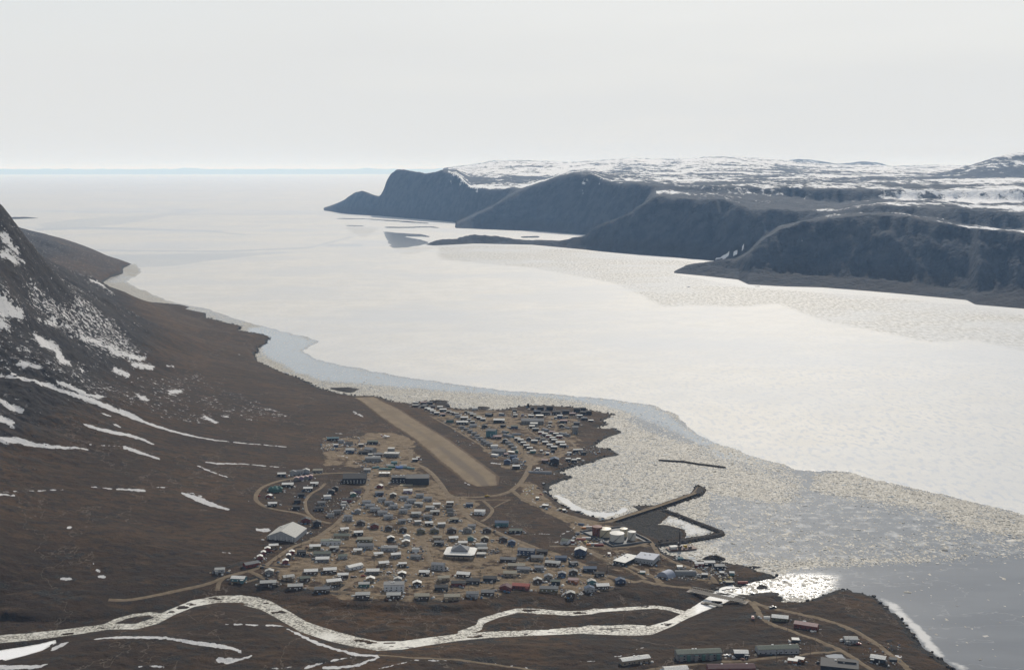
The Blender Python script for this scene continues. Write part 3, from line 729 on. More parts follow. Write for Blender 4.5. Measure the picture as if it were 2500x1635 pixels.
m = sea_mask([(330, 642)] + [(345, 664)] + ice_edge + [(3200, 2400), (900, 2400), (-300, 1600), (150, 700), (250, 670)])
ice[m] = 0; brash[m] = 0.80
def setb(v, pts, arr=None):
    mm = sea_mask(pts) & m
    (brash if arr is None else arr)[mm] = v
setb(0.05, [(600, 800), (640, 797), (775, 832), (737, 855), (775, 880), (882, 902), (1000, 923), (1208, 952), (1470, 973), (1600, 992), (1690, 1045), (1640, 1040), (1540, 1010), (1470, 990), (1400, 978), (1300, 968), (1200, 962), (1000, 948), (880, 938), (780, 928), (700, 900), (640, 862)])
setb(0.10, [(1600, 1000), (1702, 1061), (1760, 1085), (1720, 1092), (1650, 1075), (1560, 1045), (1530, 1020)])
setb(0.45, [(1700, 1092), (1838, 1113), (1900, 1135), (1960, 1150), (1950, 1180), (1880, 1170), (1760, 1120)])
setb(0.13, S_([(-150, 500), (100, 540), (300, 560), (420, 470), (600, 510), (900, 560), (1150, 600), (1350, 700), (1716, 765), (2400, 900), (1716, 890), (1100, 890), (700, 905), (350, 900), (0, 890), (-200, 800), (-200, 650)]))
setb(0.035, S_([(350, 560), (600, 530), (900, 600), (1150, 640), (1250, 720), (900, 760), (600, 760), (300, 700)]))
setb(0.02, S_([(250, 345), (430, 362), (700, 372), (560, 385), (460, 400), (440, 470), (385, 480), (370, 400), (300, 355)]))
setb(0.86, S_([(470, 385), (600, 370), (720, 385), (1000, 470), (1400, 562), (1716, 640), (2300, 780), (2300, 950), (1716, 765), (1350, 690), (1150, 600), (900, 545), (600, 500), (450, 465)]))
setb(0.004, S_([(300, 960), (500, 935), (900, 915), (1300, 895), (1716, 880), (2400, 900), (2400, 1900), (1300, 1900), (500, 1160), (250, 1000)]))
setb(0.9, [(1344, 1196), (1352, 1214), (1376, 1231), (1400, 1244), (1440, 1258), (1482, 1264), (1540, 1244), (1520, 1236), (1500, 1250), (1440, 1246), (1400, 1228), (1370, 1210)], ice)
setb(0.55, D_([(620, 900), (1000, 880), (1300, 800), (1800, 960), (2000, 1080), (1750, 1190), (1400, 1080), (1190, 1040), (800, 1010)]), slush)
setb(0.9, D_([(620, 930), (700, 905), (980, 960), (1150, 960), (1300, 1040), (1400, 1075), (1250, 1055), (1190, 1040), (1000, 1045), (800, 1010), (640, 960)]), slush)
setb(0.30, [(600, 690), (250, 690), (300, 660), (360, 700), (600, 780), (600, 800), (400, 745)])
setb(1.0, S_([(-250, 1130), (-180, 1070), (0, 1050), (120, 1015), (300, 985), (450, 985), (620, 1000), (560, 1020), (460, 1030), (640, 1055), (520, 1085), (480, 1110), (400, 1180), (250, 1170), (-20, 1110)]), rapid)
setb(0.18, S_([(-150, 1110), (0, 1050), (120, 1015), (300, 985), (620, 1000), (560, 1040), (640, 1055), (480, 1110), (250, 1130), (60, 1120)]))
pm = sea_mask(pond_px); ice[pm] = 0.0; brash[pm] = 0.15; slush[pm] = 0.8
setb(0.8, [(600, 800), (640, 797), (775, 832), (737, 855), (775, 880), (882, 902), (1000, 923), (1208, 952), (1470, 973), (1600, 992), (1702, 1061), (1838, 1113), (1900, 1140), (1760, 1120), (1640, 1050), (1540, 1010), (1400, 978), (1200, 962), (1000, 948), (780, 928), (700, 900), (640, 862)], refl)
setb(0.38, S_([(-150, 500), (420, 470), (900, 560), (1150, 600), (1350, 700), (1716, 765), (1716, 880), (1100, 885), (700, 900), (350, 930), (100, 960), (-200, 800)]), slush)
# speckled grey ice along the far right shore
sp_ = sea_mask([(1068, 600), (1160, 598), (1300, 600), (1420, 612), (1500, 622), (1640, 634), (1700, 640), (1640, 668), (1727, 684), (1828, 702), (1920, 708), (2109, 722), (2361, 745), (2500, 768), (3100, 850), (3100, 1010), (2500, 858),
                (2372, 828), (2274, 835), (2120, 804), (2010, 782), (1900, 741), (1790, 749), (1690, 745), (1620, 748), (1570, 722), (1500, 690), (1290, 652), (1200, 645), (1075, 632)])
speck[sp_] = 1.0
speck[sea_mask(M_([(430, 610), (480, 645), (560, 640), (700, 600), (560, 600)]))] = 0.6
# flat grey young ice, dark leads
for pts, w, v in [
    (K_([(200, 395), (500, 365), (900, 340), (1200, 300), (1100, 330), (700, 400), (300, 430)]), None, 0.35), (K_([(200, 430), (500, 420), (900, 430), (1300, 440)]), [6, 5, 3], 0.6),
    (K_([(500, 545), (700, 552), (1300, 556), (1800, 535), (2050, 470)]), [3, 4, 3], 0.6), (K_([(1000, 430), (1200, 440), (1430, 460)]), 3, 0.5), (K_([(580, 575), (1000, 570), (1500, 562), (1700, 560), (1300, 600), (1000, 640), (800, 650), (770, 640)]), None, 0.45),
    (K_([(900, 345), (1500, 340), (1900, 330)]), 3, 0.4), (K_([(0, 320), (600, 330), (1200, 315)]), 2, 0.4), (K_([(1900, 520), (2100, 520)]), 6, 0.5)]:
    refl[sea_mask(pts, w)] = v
for pts, w in [(M_([(100, 437), (260, 439), (540, 458), (640, 466)]), [2.5, 1.5, 3, 2]), (M_([(150, 477), (200, 480), (265, 481)]), [3, 2]), (M_([(380, 488), (500, 489), (650, 485), (700, 492)]), [3, 2]),
               (M_([(370, 510), (440, 520), (600, 528), (650, 545), (480, 540), (590, 560), (640, 580), (520, 604), (420, 608), (395, 570)]), None), (M_([(1170, 545), (1280, 543)]), 4),
               (O_([(400, 833), (440, 834)]), 2), (O_([(540, 822), (900, 832), (1000, 845)]), 1.5)]:
    mm = sea_mask(pts, w); ice[mm] = 0; brash[mm] = 0.05
lace = M_([(150, 490), (200, 480), (350, 492), (300, 525), (260, 545), (210, 530)]); speck[sea_mask(lace)] = 0.8
lg = sea_mask(S_([(830, 1125), (950, 1225), (1050, 1335), (1130, 1432), (1250, 1512), (1330, 1565), (1420, 1560), (1250, 1480), (1160, 1390), (1080, 1280), (980, 1200), (880, 1110)]))
slush[lg] = 0.85
ice, brash, speck, slush, refl = blur(ice, 3), blur(brash, 4), blur(speck, 3), blur(slush, 5), blur(refl, 2)
rapid = blur(rapid, 9)
s_ = NT('fjord_ice_and_water')
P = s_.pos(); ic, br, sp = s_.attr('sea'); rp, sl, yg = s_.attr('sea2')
v1 = s_.n('ShaderNodeTexVoronoi', feature='F1'); s_.put(v1.inputs['Vector'], s_.map(P, (1, 0.55, 1), (0, 0, -0.3))); v1.inputs['Scale'].default_value = 0.55
v2 = s_.n('ShaderNodeTexVoronoi', feature='F1'); s_.put(v2.inputs['Vector'], s_.map(P, (1, 0.5, 1), (0, 0, 0.2))); v2.inputs['Scale'].default_value = 0.24
def red(nd):
    sp2 = s_.n('ShaderNodeSeparateColor'); s_.t.links.new(nd.outputs['Color'], sp2.inputs[0]); return sp2.outputs[0], sp2.outputs[1]
r1, r1b = red(v1); r2, r2b = red(v2)
big = s_.noise(P, 0.010, 4); mid = s_.noise(P, 0.05, 4, 0.6); fine = s_.noise(P, 0.6, 3, 0.7)
# floes
big2 = s_.noise(P, 0.012, 5, 0.65)
br = s_.math('MULTIPLY', br, s_.ramp(big2, 0.30, 0.62, 0.62, 1.22))
dens = s_.math('ADD', br, s_.math('MULTIPLY', s_.math('SUBTRACT', mid, 0.5), s_.math('MULTIPLY', br, 0.9)))
fl1 = s_.math('LESS_THAN', r1, dens); fl2 = s_.math('LESS_THAN', r2, s_.math('MULTIPLY', dens, 0.55))
floe = s_.math('MAXIMUM', fl1, fl2)
fcol = s_.mix(r1b, (0.17, 0.155, 0.125), (0.52, 0.485, 0.41))
wcol = s_.mix(s_.ramp(s_.noise(s_.map(P, (1, 2.5, 1)), 0.006, 5), 0.35, 0.7), (0.088, 0.100, 0.112), (0.120, 0.132, 0.142))
lines = s_.ramp(s_.math('ABSOLUTE', s_.math('SUBTRACT', s_.noise(s_.map(P, (1, 2.2, 1), (0, 0, 0.1)), 0.0045, 5, 0.6), 0.52)), 0.0, 0.006, 1, 0)
wcol = s_.mix(s_.math('MULTIPLY', lines, 0.22), wcol, (0.5, 0.49, 0.46))
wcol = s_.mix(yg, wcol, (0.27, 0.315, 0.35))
slm = s_.ramp(s_.math('ADD', sl, s_.math('MULTIPLY', s_.math('SUBTRACT', mid, 0.5), 1.2)), 0.35, 0.75)
wcol = s_.mix(slm, wcol, (0.52, 0.51, 0.48))
col = s_.mix(floe, wcol, fcol)
# fast ice
stre = s_.noise(s_.map(P, (1.0, 0.40, 1.0), (0, 0, -0.45)), 0.085, 5, 0.65)
stre2 = s_.noise(s_.map(P, (1.0, 0.35, 1.0), (0, 0, -0.45)), 0.03, 5, 0.6)
icol = s_.mix(s_.ramp(big, 0.3, 0.7), (0.60, 0.58, 0.53), (0.66, 0.635, 0.58))
sepx = s_.n('ShaderNodeSeparateXYZ'); s_.t.links.new(P, sepx.inputs[0])
nearness = s_.ramp(sepx.outputs[1], 4200.0, 1500.0, 0.0, 1.0)
rightness = s_.ramp(sepx.outputs[0], 0.0, 900.0, 0.0, 1.0)
pat = s_.math('MULTIPLY', s_.ramp(stre, 0.50, 0.60), s_.math('ADD', 0.30, s_.math('MULTIPLY', nearness, s_.math('MULTIPLY', rightness, 0.75))))
icol = s_.mix(pat, icol, (0.42, 0.45, 0.49))
icol = s_.mix(s_.math('MULTIPLY', s_.ramp(stre2, 0.54, 0.66), 0.22), icol, (0.55, 0.56, 0.57))
spn = s_.noise(s_.map(P, (1.0, 0.33, 1.0), (0, 0, 0.15)), 0.085, 6, 0.72)
icol = s_.mix(s_.math('MULTIPLY', sp, s_.ramp(spn, 0.40, 0.62)), icol, (0.25, 0.235, 0.19))
crk = s_.ramp(s_.math('ABSOLUTE', s_.math('SUBTRACT', s_.noise(s_.map(P, (1, 1.6, 1), (0, 0, 0.4)), 0.0022, 7, 0.62), 0.5)), 0.0, 0.0035, 1, 0)
icol = s_.mix(s_.math('MULTIPLY', crk, 0.6), icol, (0.44, 0.46, 0.48))
icol = s_.mix(s_.math('MULTIPLY', s_.ramp(s_.noise(P, 0.0016, 6, 0.6), 0.42, 0.62), 0.6), icol, (0.53, 0.54, 0.54))
icol = s_.mix(s_.math('MULTIPLY', s_.ramp(s_.noise(s_.map(P, (1, .5, 1)), 0.28, 4, 0.7), 0.45, 0.65), 0.38), icol, (0.50, 0.50, 0.48))
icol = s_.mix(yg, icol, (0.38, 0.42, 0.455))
farb = s_.noise(s_.map(P, (0.25, 1.0, 1.0)), 0.00045, 5, 0.6)
icol = s_.mix(s_.math('MULTIPLY', s_.ramp(farb, 0.50, 0.62), 0.35), icol, (0.50, 0.53, 0.56))
im = s_.ramp(s_.math('ADD', ic, s_.math('MULTIPLY', s_.math('SUBTRACT', s_.noise(P, 0.09, 6, 0.72), 0.5), 0.9)), 0.46, 0.54)
col = s_.mix(im, col, icol)
isw = s_.math('MULTIPLY', s_.math('SUBTRACT', 1.0, im), s_.math('SUBTRACT', 1.0, floe))
rgh = s_.mixf(isw, s_.mixf(im, 0.60, 0.62), s_.mixf(s_.math('MULTIPLY', rp, s_.ramp(s_.noise(s_.map(P, (1, 2.6, 1)), 0.11, 6, 0.75), 0.40, 0.56, 0.0, 1.0)), 0.14, 0.36))
hgt = s_.math('ADD', s_.math('MULTIPLY', s_.math('SUBTRACT', 1.0, isw), s_.math('ADD', s_.math('MULTIPLY', r1, 1.2), fine)), s_.math('MULTIPLY', rp, s_.math('MULTIPLY', s_.noise(P, 0.9, 3, 0.7), 2.2)))
s_.bump(hgt, 0.30, 0.4)
sea_mat = s_.set(Base_Color=col, Roughness=rgh, Specular_IOR_Level=s_.mixf(isw, s_.mixf(im, 0.10, 0.10), 0.6), IOR=1.33)
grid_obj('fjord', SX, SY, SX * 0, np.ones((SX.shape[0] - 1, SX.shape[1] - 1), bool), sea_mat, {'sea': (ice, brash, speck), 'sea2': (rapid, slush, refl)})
def sea_sample(X, Y, arr):
    c = (np.arctan2(X, Y) - sth[0]) / (sth[-1] - sth[0]) * (SC_ - 1); r = np.searchsorted(sD, np.hypot(X, Y))
    return arr[np.clip(r, 0, len(sD) - 1), np.clip(np.rint(c).astype(int), 0, SC_ - 1)]

# ---- river surface: candled ice and fast water on its carved bed
r_ = NT('river_ice')
P = r_.pos(); aa, bb_, _c = r_.attr('cover')
n = r_.noise(P, 0.33, 5, 0.7); n2 = r_.noise(r_.map(P, (1, 1.8, 1)), 0.10, 5, 0.65); n3 = r_.noise(P, 0.02, 3)
c = r_.mix(r_.ramp(n, 0.38, 0.64), (0.11, 0.098, 0.075), (0.62, 0.59, 0.50))
c = r_.mix(r_.math('MULTIPLY', r_.ramp(n3, 0.48, 0.60), 0.75), c, (0.66, 0.64, 0.57))
c = r_.mix(r_.ramp(n2, 0.57, 0.66), c, (0.07, 0.062, 0.050))
c = r_.mix(aa, c, (0.82, 0.81, 0.79))
r_.bump(r_.math('ADD', n, n2), 0.6, 0.8)
river_mat = r_.set(Base_Color=c, Roughness=0.6, Specular_IOR_Level=0.15)
rmask = (rd < 13) & zone & (HG > -1.5)
kr = rmask[:-1, :-1] & rmask[1:, 1:] & rmask[:-1, 1:] & rmask[1:, :-1]
smooth_white = np.zeros(GX.shape, np.float32)
for rx, ry in river_polys[len(river_strips):]: smooth_white[poly_mask(jx2, jy2, rx, ry)] = 1
_pxs = project(GX, GY, rl)[0]
smooth_white[(_pxs > 1700) & rin] = 0.75
smooth_white = blur(smooth_white, 3)
grid_obj('river', GX, GY, rl, kr, river_mat, {'cover': (smooth_white, smooth_white, smooth_white)})

# ================================================================ ROADS, RUNWAY
def road_mat(name, a, b, dk):
    m_ = NT(name); P = m_.pos(); n = m_.noise(P, 0.12, 5, 0.6); n2 = m_.noise(P, 0.9, 3, 0.7)
    cc = m_.mix(m_.ramp(n, 0.35, 0.65), a, b); cc = m_.mix(m_.math('MULTIPLY', m_.ramp(n2, 0.58, 0.72), 0.5), cc, dk)
    m_.bump(n2, 0.3, 0.2)
    return m_.set(Base_Color=cc, Roughness=0.97, Specular_IOR_Level=0.1)
gravel_mat = road_mat('gravel_road', (0.135, 0.100, 0.062), (0.190, 0.145, 0.094), (0.09, 0.066, 0.042))
def drape_strip(name, px, width_m, mat, lift=0.35, kind='structure', across=4, step=5.0):
    x, y = unpoly(px)
    d = np.concatenate([[0], np.cumsum(np.hypot(np.diff(x), np.diff(y)))])
    n = max(3, int(d[-1] / step)); s = np.linspace(0, d[-1], n)
    x = np.interp(s, d, x); y = np.interp(s, d, y)
    kk = np.ones(5) / 5
    for _ in range(2):
        if n > 12:
            x[2:-2] = np.convolve(x, kk, 'valid'); y[2:-2] = np.convolve(y, kk, 'valid')
    tx, ty = np.gradient(x), np.gradient(y); L = np.hypot(tx, ty) + 1e-9; nx, ny = -ty / L, tx / L
    w = width_m * (1 + 0.18 * fbm(s / 30 + x[0], s * 0, 3))
    ofs = np.linspace(-0.5, 0.5, across + 1)
    X = x[:, None] + nx[:, None] * w[:, None] * ofs; Y = y[:, None] + ny[:, None] * w[:, None] * ofs
    zc = height(X, Y)
    Z = zc + lift
    Z[:, 0] -= 0.5; Z[:, -1] -= 0.5
    return grid_obj(name, X, Y, Z, np.ones((n - 1, across), bool), mat, {}, kind)
ROADS = [
    ([(265, 1463), (309, 1465), (353, 1459), (441, 1439)] + A_([(0, 1275), (100, 1240), (200, 1190), (400, 1150), (560, 1100), (700, 1000), (850, 900), (1000, 860), (1130, 780), (1250, 690), (1350, 590), (1450, 500), (1530, 420), (1560, 340), (1560, 260), (1600, 205)]), 8),
    (A_([(1560, 215), (1350, 207), (1100, 215), (900, 252), (700, 285), (560, 335), (490, 400), (480, 470), (560, 530), (700, 565), (900, 590), (980, 625), (1050, 655), (1200, 690)]), 8),
    (A_([(1050, 655), (965, 580), (950, 480), (1000, 410), (1100, 360), (1140, 310)]), 6), (A_([(560, 1100), (700, 1115), (900, 1125), (1100, 1115), (1300, 1070), (1440, 1000)]), 6),
    (A_([(200, 1190), (130, 1260), (120, 1330)]), 6), (A_([(400, 1150), (480, 1150), (520, 1200), (620, 1228), (850, 1272), (1050, 1310), (1280, 1335), (1450, 1362), (1700, 1377), (1900, 1385), (2200, 1380)]) + B_([(300, 1372), (500, 1362), (700, 1322), (850, 1278)]), 7),
    (A_([(1280, 1333), (1400, 1245), (1500, 1203), (1800, 1187), (2000, 1197)]) + B_([(100, 1205), (400, 1215), (650, 1190), (850, 1200)]), 7), (A_([(500, 1215), (370, 1252), (250, 1240)]), 5),
    (A_([(1250, 690), (1330, 745), (1500, 772), (1700, 792), (2000, 802)]) + B_([(100, 802), (400, 807), (800, 800)]), 7), (A_([(1250, 690), (1400, 682), (1700, 692), (2000, 702)]) + B_([(250, 702), (500, 702)]), 5),
    (A_([(1440, 1000), (1700, 1032), (1900, 1042), (2130, 1047)]), 6), (A_([(2060, 805), (2090, 900), (2130, 1045), (2200, 1090)]), 9), (A_([(1620, 480), (1700, 540), (1850, 605), (2000, 590), (2100, 560)]), 5), (A_([(1530, 420), (1900, 425), (2100, 430), (2330, 445)]), 6),
    (B_([(-120, 100), (0, 112), (130, 150), (230, 232), (300, 320), (350, 400), (420, 455), (480, 530), (560, 640), (700, 712), (900, 805), (1100, 882), (1300, 962), (1500, 1050), (1700, 1130), (1950, 1205), (2200, 1255)]) + D_([(400, 1225), (650, 1275), (850, 1305), (930, 1298)]), 10),
    (B_([(390, 440), (600, 442), (800, 432), (950, 392), (1050, 312), (1110, 222), (1150, 140), (1120, 60), (1060, -10), (1000, -60)]), 10), (B_([(1150, 130), (1250, 72), (1400, 30), (1500, -5)]), 7),
    (B_([(980, 380), (1050, 440), (1150, 492), (1300, 532), (1450, 592), (1600, 652), (1700, 682), (1880, 684)]) + D_([(150, 676), (350, 603), (600, 522), (800, 452), (930, 408), (985, 372), (1000, 345)]), 9),
    (B_([(1700, 682), (1650, 760), (1600, 830), (1625, 900), (1750, 972), (1900, 1015), (2100, 1102), (2300, 1185), (2400, 1260)]), 9), (B_([(1330, 907), (1600, 907), (1900, 925), (2180, 905), (2270, 870)]), 6),
    (D_([(100, 705), (250, 745), (390, 785), (500, 832), (560, 880), (590, 950), (650, 1002), (800, 1072), (1000, 1142), (1130, 1202), (1160, 1262)]), 8), (B_([(700, 475), (800, 560), (740, 640), (680, 672)]), 6), (B_([(480, 470), (700, 466), (960, 466)]), 5),
    (B_([(800, 540), (870, 500), (940, 470)]), 3), (E_([(1250, 247), (1320, 290), (1360, 370), (1400, 412), (1550, 462), (1750, 532), (1950, 612), (2050, 682), (2180, 762)]), 8), (E_([(1300, 262), (1370, 296), (1500, 322), (1750, 372), (1950, 432), (2100, 502), (2250, 602), (2380, 702), (2460, 780)]), 9),
    (E_([(1950, 620), (1700, 642), (1500, 656), (1300, 690), (1000, 702), (850, 720), (600, 746), (450, 775)]), 6), (J_([(1100, 742), (1500, 768), (1900, 795), (2300, 852), (2500, 890)]), 5),
    (F1([(480, 440), (700, 560), (860, 640), (1100, 790), (1300, 905), (1480, 1020), (1560, 1090)]), 5), (F1([(850, 330), (1080, 430), (1300, 530), (1480, 620), (1700, 760)]), 5), (F1([(1420, 760), (1650, 930), (1900, 1090), (2150, 1180)]), 5),
    (F2([(0, 560), (100, 590), (300, 710), (500, 830), (700, 960), (850, 1050), (960, 1120)]), 6), (F2([(-80, 760), (0, 890), (130, 1050), (230, 1220), (330, 1370)]), 7), (F2([(820, 725), (1000, 850), (1200, 985), (1250, 1090)]), 6), (F2([(720, 500), (870, 640), (830, 725)]), 5),
    (F2([(340, 1370), (600, 1250), (900, 1155), (1000, 1120), (1180, 1060)]), 6), (F2([(0, 460), (300, 430), (700, 440), (1000, 430)]), 5), (F1([(760, 300), (1100, 390), (1500, 330)]), 4),
    (C_([(700, 440), (760, 490), (750, 550), (830, 590), (900, 640)]), 8), (A_([(1700, 60), (1720, 130), (1900, 110)]), 7), (D_([(0, 990), (200, 1060), (400, 1170), (500, 1220)]), 6), (D_([(500, 1120), (520, 1200)]), 6),
]
for i, (p, w) in enumerate(ROADS):
    drape_strip('road', p, w, gravel_mat, 0.30 + 0.012 * (i % 12))
# runway: one broad draped sheet with its wheel-worn dark centre
rw = NT('runway_gravel')
P = rw.pos(); ua, ub, uc = rw.attr('cover')
n = rw.noise(rw.map(P, (1, 1, 1), (0, 0, 0)), 0.03, 5, 0.6); n2 = rw.noise(P, 0.4, 4, 0.7)
c = rw.mix(rw.ramp(n, 0.3, 0.7), (0.160, 0.120, 0.075), (0.215, 0.165, 0.105))
wear = rw.ramp(rw.math('ADD', ua, rw.math('MULTIPLY', rw.math('SUBTRACT', n, 0.5), 1.8)), 0.2, 1.0)
c = rw.mix(wear, c, (0.140, 0.110, 0.078))
c = rw.mix(rw.math('MULTIPLY', rw.ramp(n2, 0.6, 0.75), 0.3), c, (0.15, 0.13, 0.10))
c = rw.mix(rw.ramp(rw.math('ADD', ub, rw.math('MULTIPLY', rw.math('SUBTRACT', rw.noise(P, 0.06, 5, 0.7), 0.5), 1.3)), 0.35, 0.75), c, (0.088, 0.058, 0.034))
rw.bump(n2, 0.2, 0.2)
runway_mat = rw.set(Base_Color=c, Roughness=0.97, Specular_IOR_Level=0.1)
lx, ly = unpoly(C_([(328, 88), (520, 232), (760, 392), (950, 560), (1130, 700), (1215, 738)]))
rx_, ry_ = unpoly(C_([(500, 86), (690, 180), (1050, 400), (1230, 530), (1405, 665), (1392, 728)]))
u = np.linspace(0, 1, 220)
def resamp(x, y):
    d = np.concatenate([[0], np.cumsum(np.hypot(np.diff(x), np.diff(y)))]); d /= d[-1]
    return np.interp(u, d, x), np.interp(u, d, y)
lx, ly = resamp(lx, ly); rx_, ry_ = resamp(rx_, ry_)
vv = np.linspace(0, 1, 27)
RX = lx[:, None] * (1 - vv) + rx_[:, None] * vv; RY = ly[:, None] * (1 - vv) + ry_[:, None] * vv
RZ = height(RX, RY) + 0.5; RZ[:, 0] -= 1.2; RZ[:, -1] -= 1.2; RZ[0] -= 1.2; RZ[-1] -= 1.2
wr = np.exp(-((vv - 0.47) / 0.14) ** 2)[None, :] * (0.55 + 0.75 * sstep(0.45, 0.95, u))[:, None]
grid_obj('runway', RX, RY, RZ, np.ones((len(u) - 1, len(vv) - 1), bool), runway_mat, {'cover': (wr, (1 - sstep(0.0, 0.22, np.minimum(vv, 1 - vv)))[None, :] + 0 * wr, wr)})

# ================================================================ HAZE
hz = bpy.data.materials.new('haze_air'); hz.use_nodes = True
ht = hz.node_tree; ht.nodes.clear()
ho = ht.nodes.new('ShaderNodeOutputMaterial'); pv = ht.nodes.new('ShaderNodeVolumePrincipled')
pv.inputs['Color'].default_value = (0.40, 0.64, 1.0, 1)
pv.inputs['Absorption Color'].default_value = (1, 1, 1, 1)
pv.inputs['Density'].default_value = 2.0e-5
pv.inputs['Anisotropy'].default_value = 0.12
ht.links.new(pv.outputs[0], ho.inputs['Volume'])
bx0, bx1, by0, by1, bz0, bz1 = -200000, 200000, -1500, 264000, -60, 1010
haze = mesh_obj('haze', [(x, y, z) for z in (bz0, bz1) for y in (by0, by1) for x in (bx0, bx1)],
                [(0, 2, 3, 1), (4, 5, 7, 6), (0, 1, 5, 4), (2, 6, 7, 3), (0, 4, 6, 2), (1, 3, 7, 5)], hz, kind='stuff')
haze['label'] = 'pale blue summer haze lying in the air over the whole fjord'
# ================================================================ BUILDINGS
def paint(name, col, rough=0.7, var=0.12, ribs=0.0):
    m_ = NT(name); P = m_.objpos(); n = m_.noise(P, 0.9, 4, 0.6)
    dk = tuple(c * (1 - var * 2.2) for c in col)
    cc = m_.mix(m_.ramp(n, 0.35, 0.7), tuple(col), dk)
    st = m_.noise(m_.map(P, (3, 3, 0.3)), 1.2, 3)
    cc = m_.mix(m_.math('MULTIPLY', m_.ramp(st, 0.55, 0.75), 0.35), cc, tuple(c * 0.6 for c in col))
    return m_.set(Base_Color=cc, Roughness=rough, Specular_IOR_Level=0.3 if 'roof' not in name else 0.10)
WALL = {k: paint('wall_' + n, c) for k, n, c in [
    ('w', 'white_siding', (0.55, 0.56, 0.57)), ('t', 'tan_siding', (0.26, 0.21, 0.15)), ('b', 'blue_siding', (0.055, 0.07, 0.115)), ('n', 'green_siding', (0.07, 0.14, 0.12)),
    ('r', 'red_siding', (0.16, 0.045, 0.035)), ('d', 'brown_siding', (0.075, 0.055, 0.042)), ('k', 'dark_siding', (0.035, 0.035, 0.038)), ('g', 'grey_siding', (0.20, 0.195, 0.185)),
    ('p', 'purple_siding', (0.22, 0.17, 0.24)), ('s', 'pale_blue_siding', (0.32, 0.325, 0.33)), ('o', 'olive_siding', (0.14, 0.13, 0.08)), ('e', 'teal_siding', (0.08, 0.17, 0.19)), ('u', 'orange_siding', (0.30, 0.12, 0.05))]}
ROOF = {k: paint('roof_' + n, c, 0.7) for k, n, c in [
    ('W', 'white_metal', (0.70, 0.68, 0.62)), ('P', 'pale_grey_shingle', (0.43, 0.42, 0.38)), ('G', 'grey_shingle', (0.17, 0.17, 0.165)), ('S', 'slate_blue_shingle', (0.20, 0.203, 0.205)),
    ('D', 'dark_shingle', (0.060, 0.058, 0.055)), ('R', 'red_metal', (0.33, 0.10, 0.075)), ('N', 'green_metal', (0.125, 0.14, 0.11)), ('B', 'blue_metal', (0.085, 0.11, 0.15)), ('M', 'maroon_metal', (0.10, 0.05, 0.05)), ('T', 'tan_shingle', (0.30, 0.27, 0.20)), ('K', 'pink_metal', (0.42, 0.30, 0.27))]}
WNAME = {'w': 'white', 't': 'tan', 'b': 'blue', 'n': 'green', 'r': 'red', 'd': 'brown', 'k': 'dark', 'g': 'grey', 'p': 'purple', 's': 'pale blue', 'o': 'olive', 'e': 'teal', 'u': 'orange'}
RNAME = {'W': 'white', 'P': 'pale grey', 'G': 'grey', 'S': 'slate blue', 'D': 'dark', 'R': 'red', 'N': 'green', 'B': 'blue', 'M': 'maroon', 'T': 'tan', 'K': 'pink'}
glass_m = NT('window_glass').set(Base_Color=(0.03, 0.035, 0.04), Roughness=0.08, Specular_IOR_Level=0.8)
frame_m = paint('white_trim', (0.6, 0.6, 0.58)); door_m = paint('door_paint', (0.10, 0.08, 0.07)); pipe_m = NT('stove_pipe_metal').set(Base_Color=(0.10, 0.10, 0.10), Metallic=0.6, Roughness=0.5)
wood_m = paint('weathered_wood', (0.20, 0.16, 0.12)); steel_m = NT('dark_steel').set(Base_Color=(0.06, 0.05, 0.045), Roughness=0.6, Metallic=0.3)
pile_m = paint('pile_timber', (0.06, 0.05, 0.045))
def boxvf(x0, x1, y0, y1, z0, z1, base=0):
    v = [(x0, y0, z0), (x1, y0, z0), (x1, y1, z0), (x0, y1, z0), (x0, y0, z1), (x1, y0, z1), (x1, y1, z1), (x0, y1, z1)]
    f = [(0, 3, 2, 1), (4, 5, 6, 7), (0, 1, 5, 4), (1, 2, 6, 5), (2, 3, 7, 6), (3, 0, 4, 7)]
    return v, [tuple(a + base for a in q) for q in f]
def boxes(lst):
    V_, F_ = [], []
    for b in lst:
        v, f = boxvf(*b, base=len(V_)); V_ += v; F_ += f
    return V_, F_
def cyl(cx, cy, r, z0, z1, n=16, r1=None, base=0, cap=True):
    r1 = r if r1 is None else r1
    v = [(cx + r * math.cos(2 * math.pi * i / n), cy + r * math.sin(2 * math.pi * i / n), z0) for i in range(n)] + \
        [(cx + r1 * math.cos(2 * math.pi * i / n), cy + r1 * math.sin(2 * math.pi * i / n), z1) for i in range(n)]
    f = [(base + i, base + (i + 1) % n, base + n + (i + 1) % n, base + n + i) for i in range(n)]
    if cap: f += [tuple(base + n + i for i in range(n)), tuple(base + n - 1 - i for i in range(n))]
    return v, f
def tube(a, b, r, n=6, base=0):
    a, b = Vector(a), Vector(b); d = (b - a).normalized()
    u = d.cross(Vector((0, 0, 1)) if abs(d.z) < 0.9 else Vector((1, 0, 0))).normalized(); w = d.cross(u)
    v = [tuple(p + u * (r * math.cos(2 * math.pi * i / n)) + w * (r * math.sin(2 * math.pi * i / n))) for p in (a, b) for i in range(n)]
    f = [(base + i, base + (i + 1) % n, base + n + (i + 1) % n, base + n + i) for i in range(n)] + [tuple(base + i for i in range(n))[::-1], tuple(base + n + i for i in range(n))]
    return v, f
def join(parts):
    V_, F_ = [], []
    for v, f in parts:
        F_ += [tuple(a + len(V_) for a in q) for q in f]; V_ += v
    return V_, F_
_cache = {}
def shared(name, key, make, mat):
    k = (name, key, mat.name)
    if k not in _cache:
        v, f = make(); me = bpy.data.meshes.new(name); me.from_pydata(v, [], f); me.update(); me.materials.append(mat); _cache[k] = me
    return _cache[k]
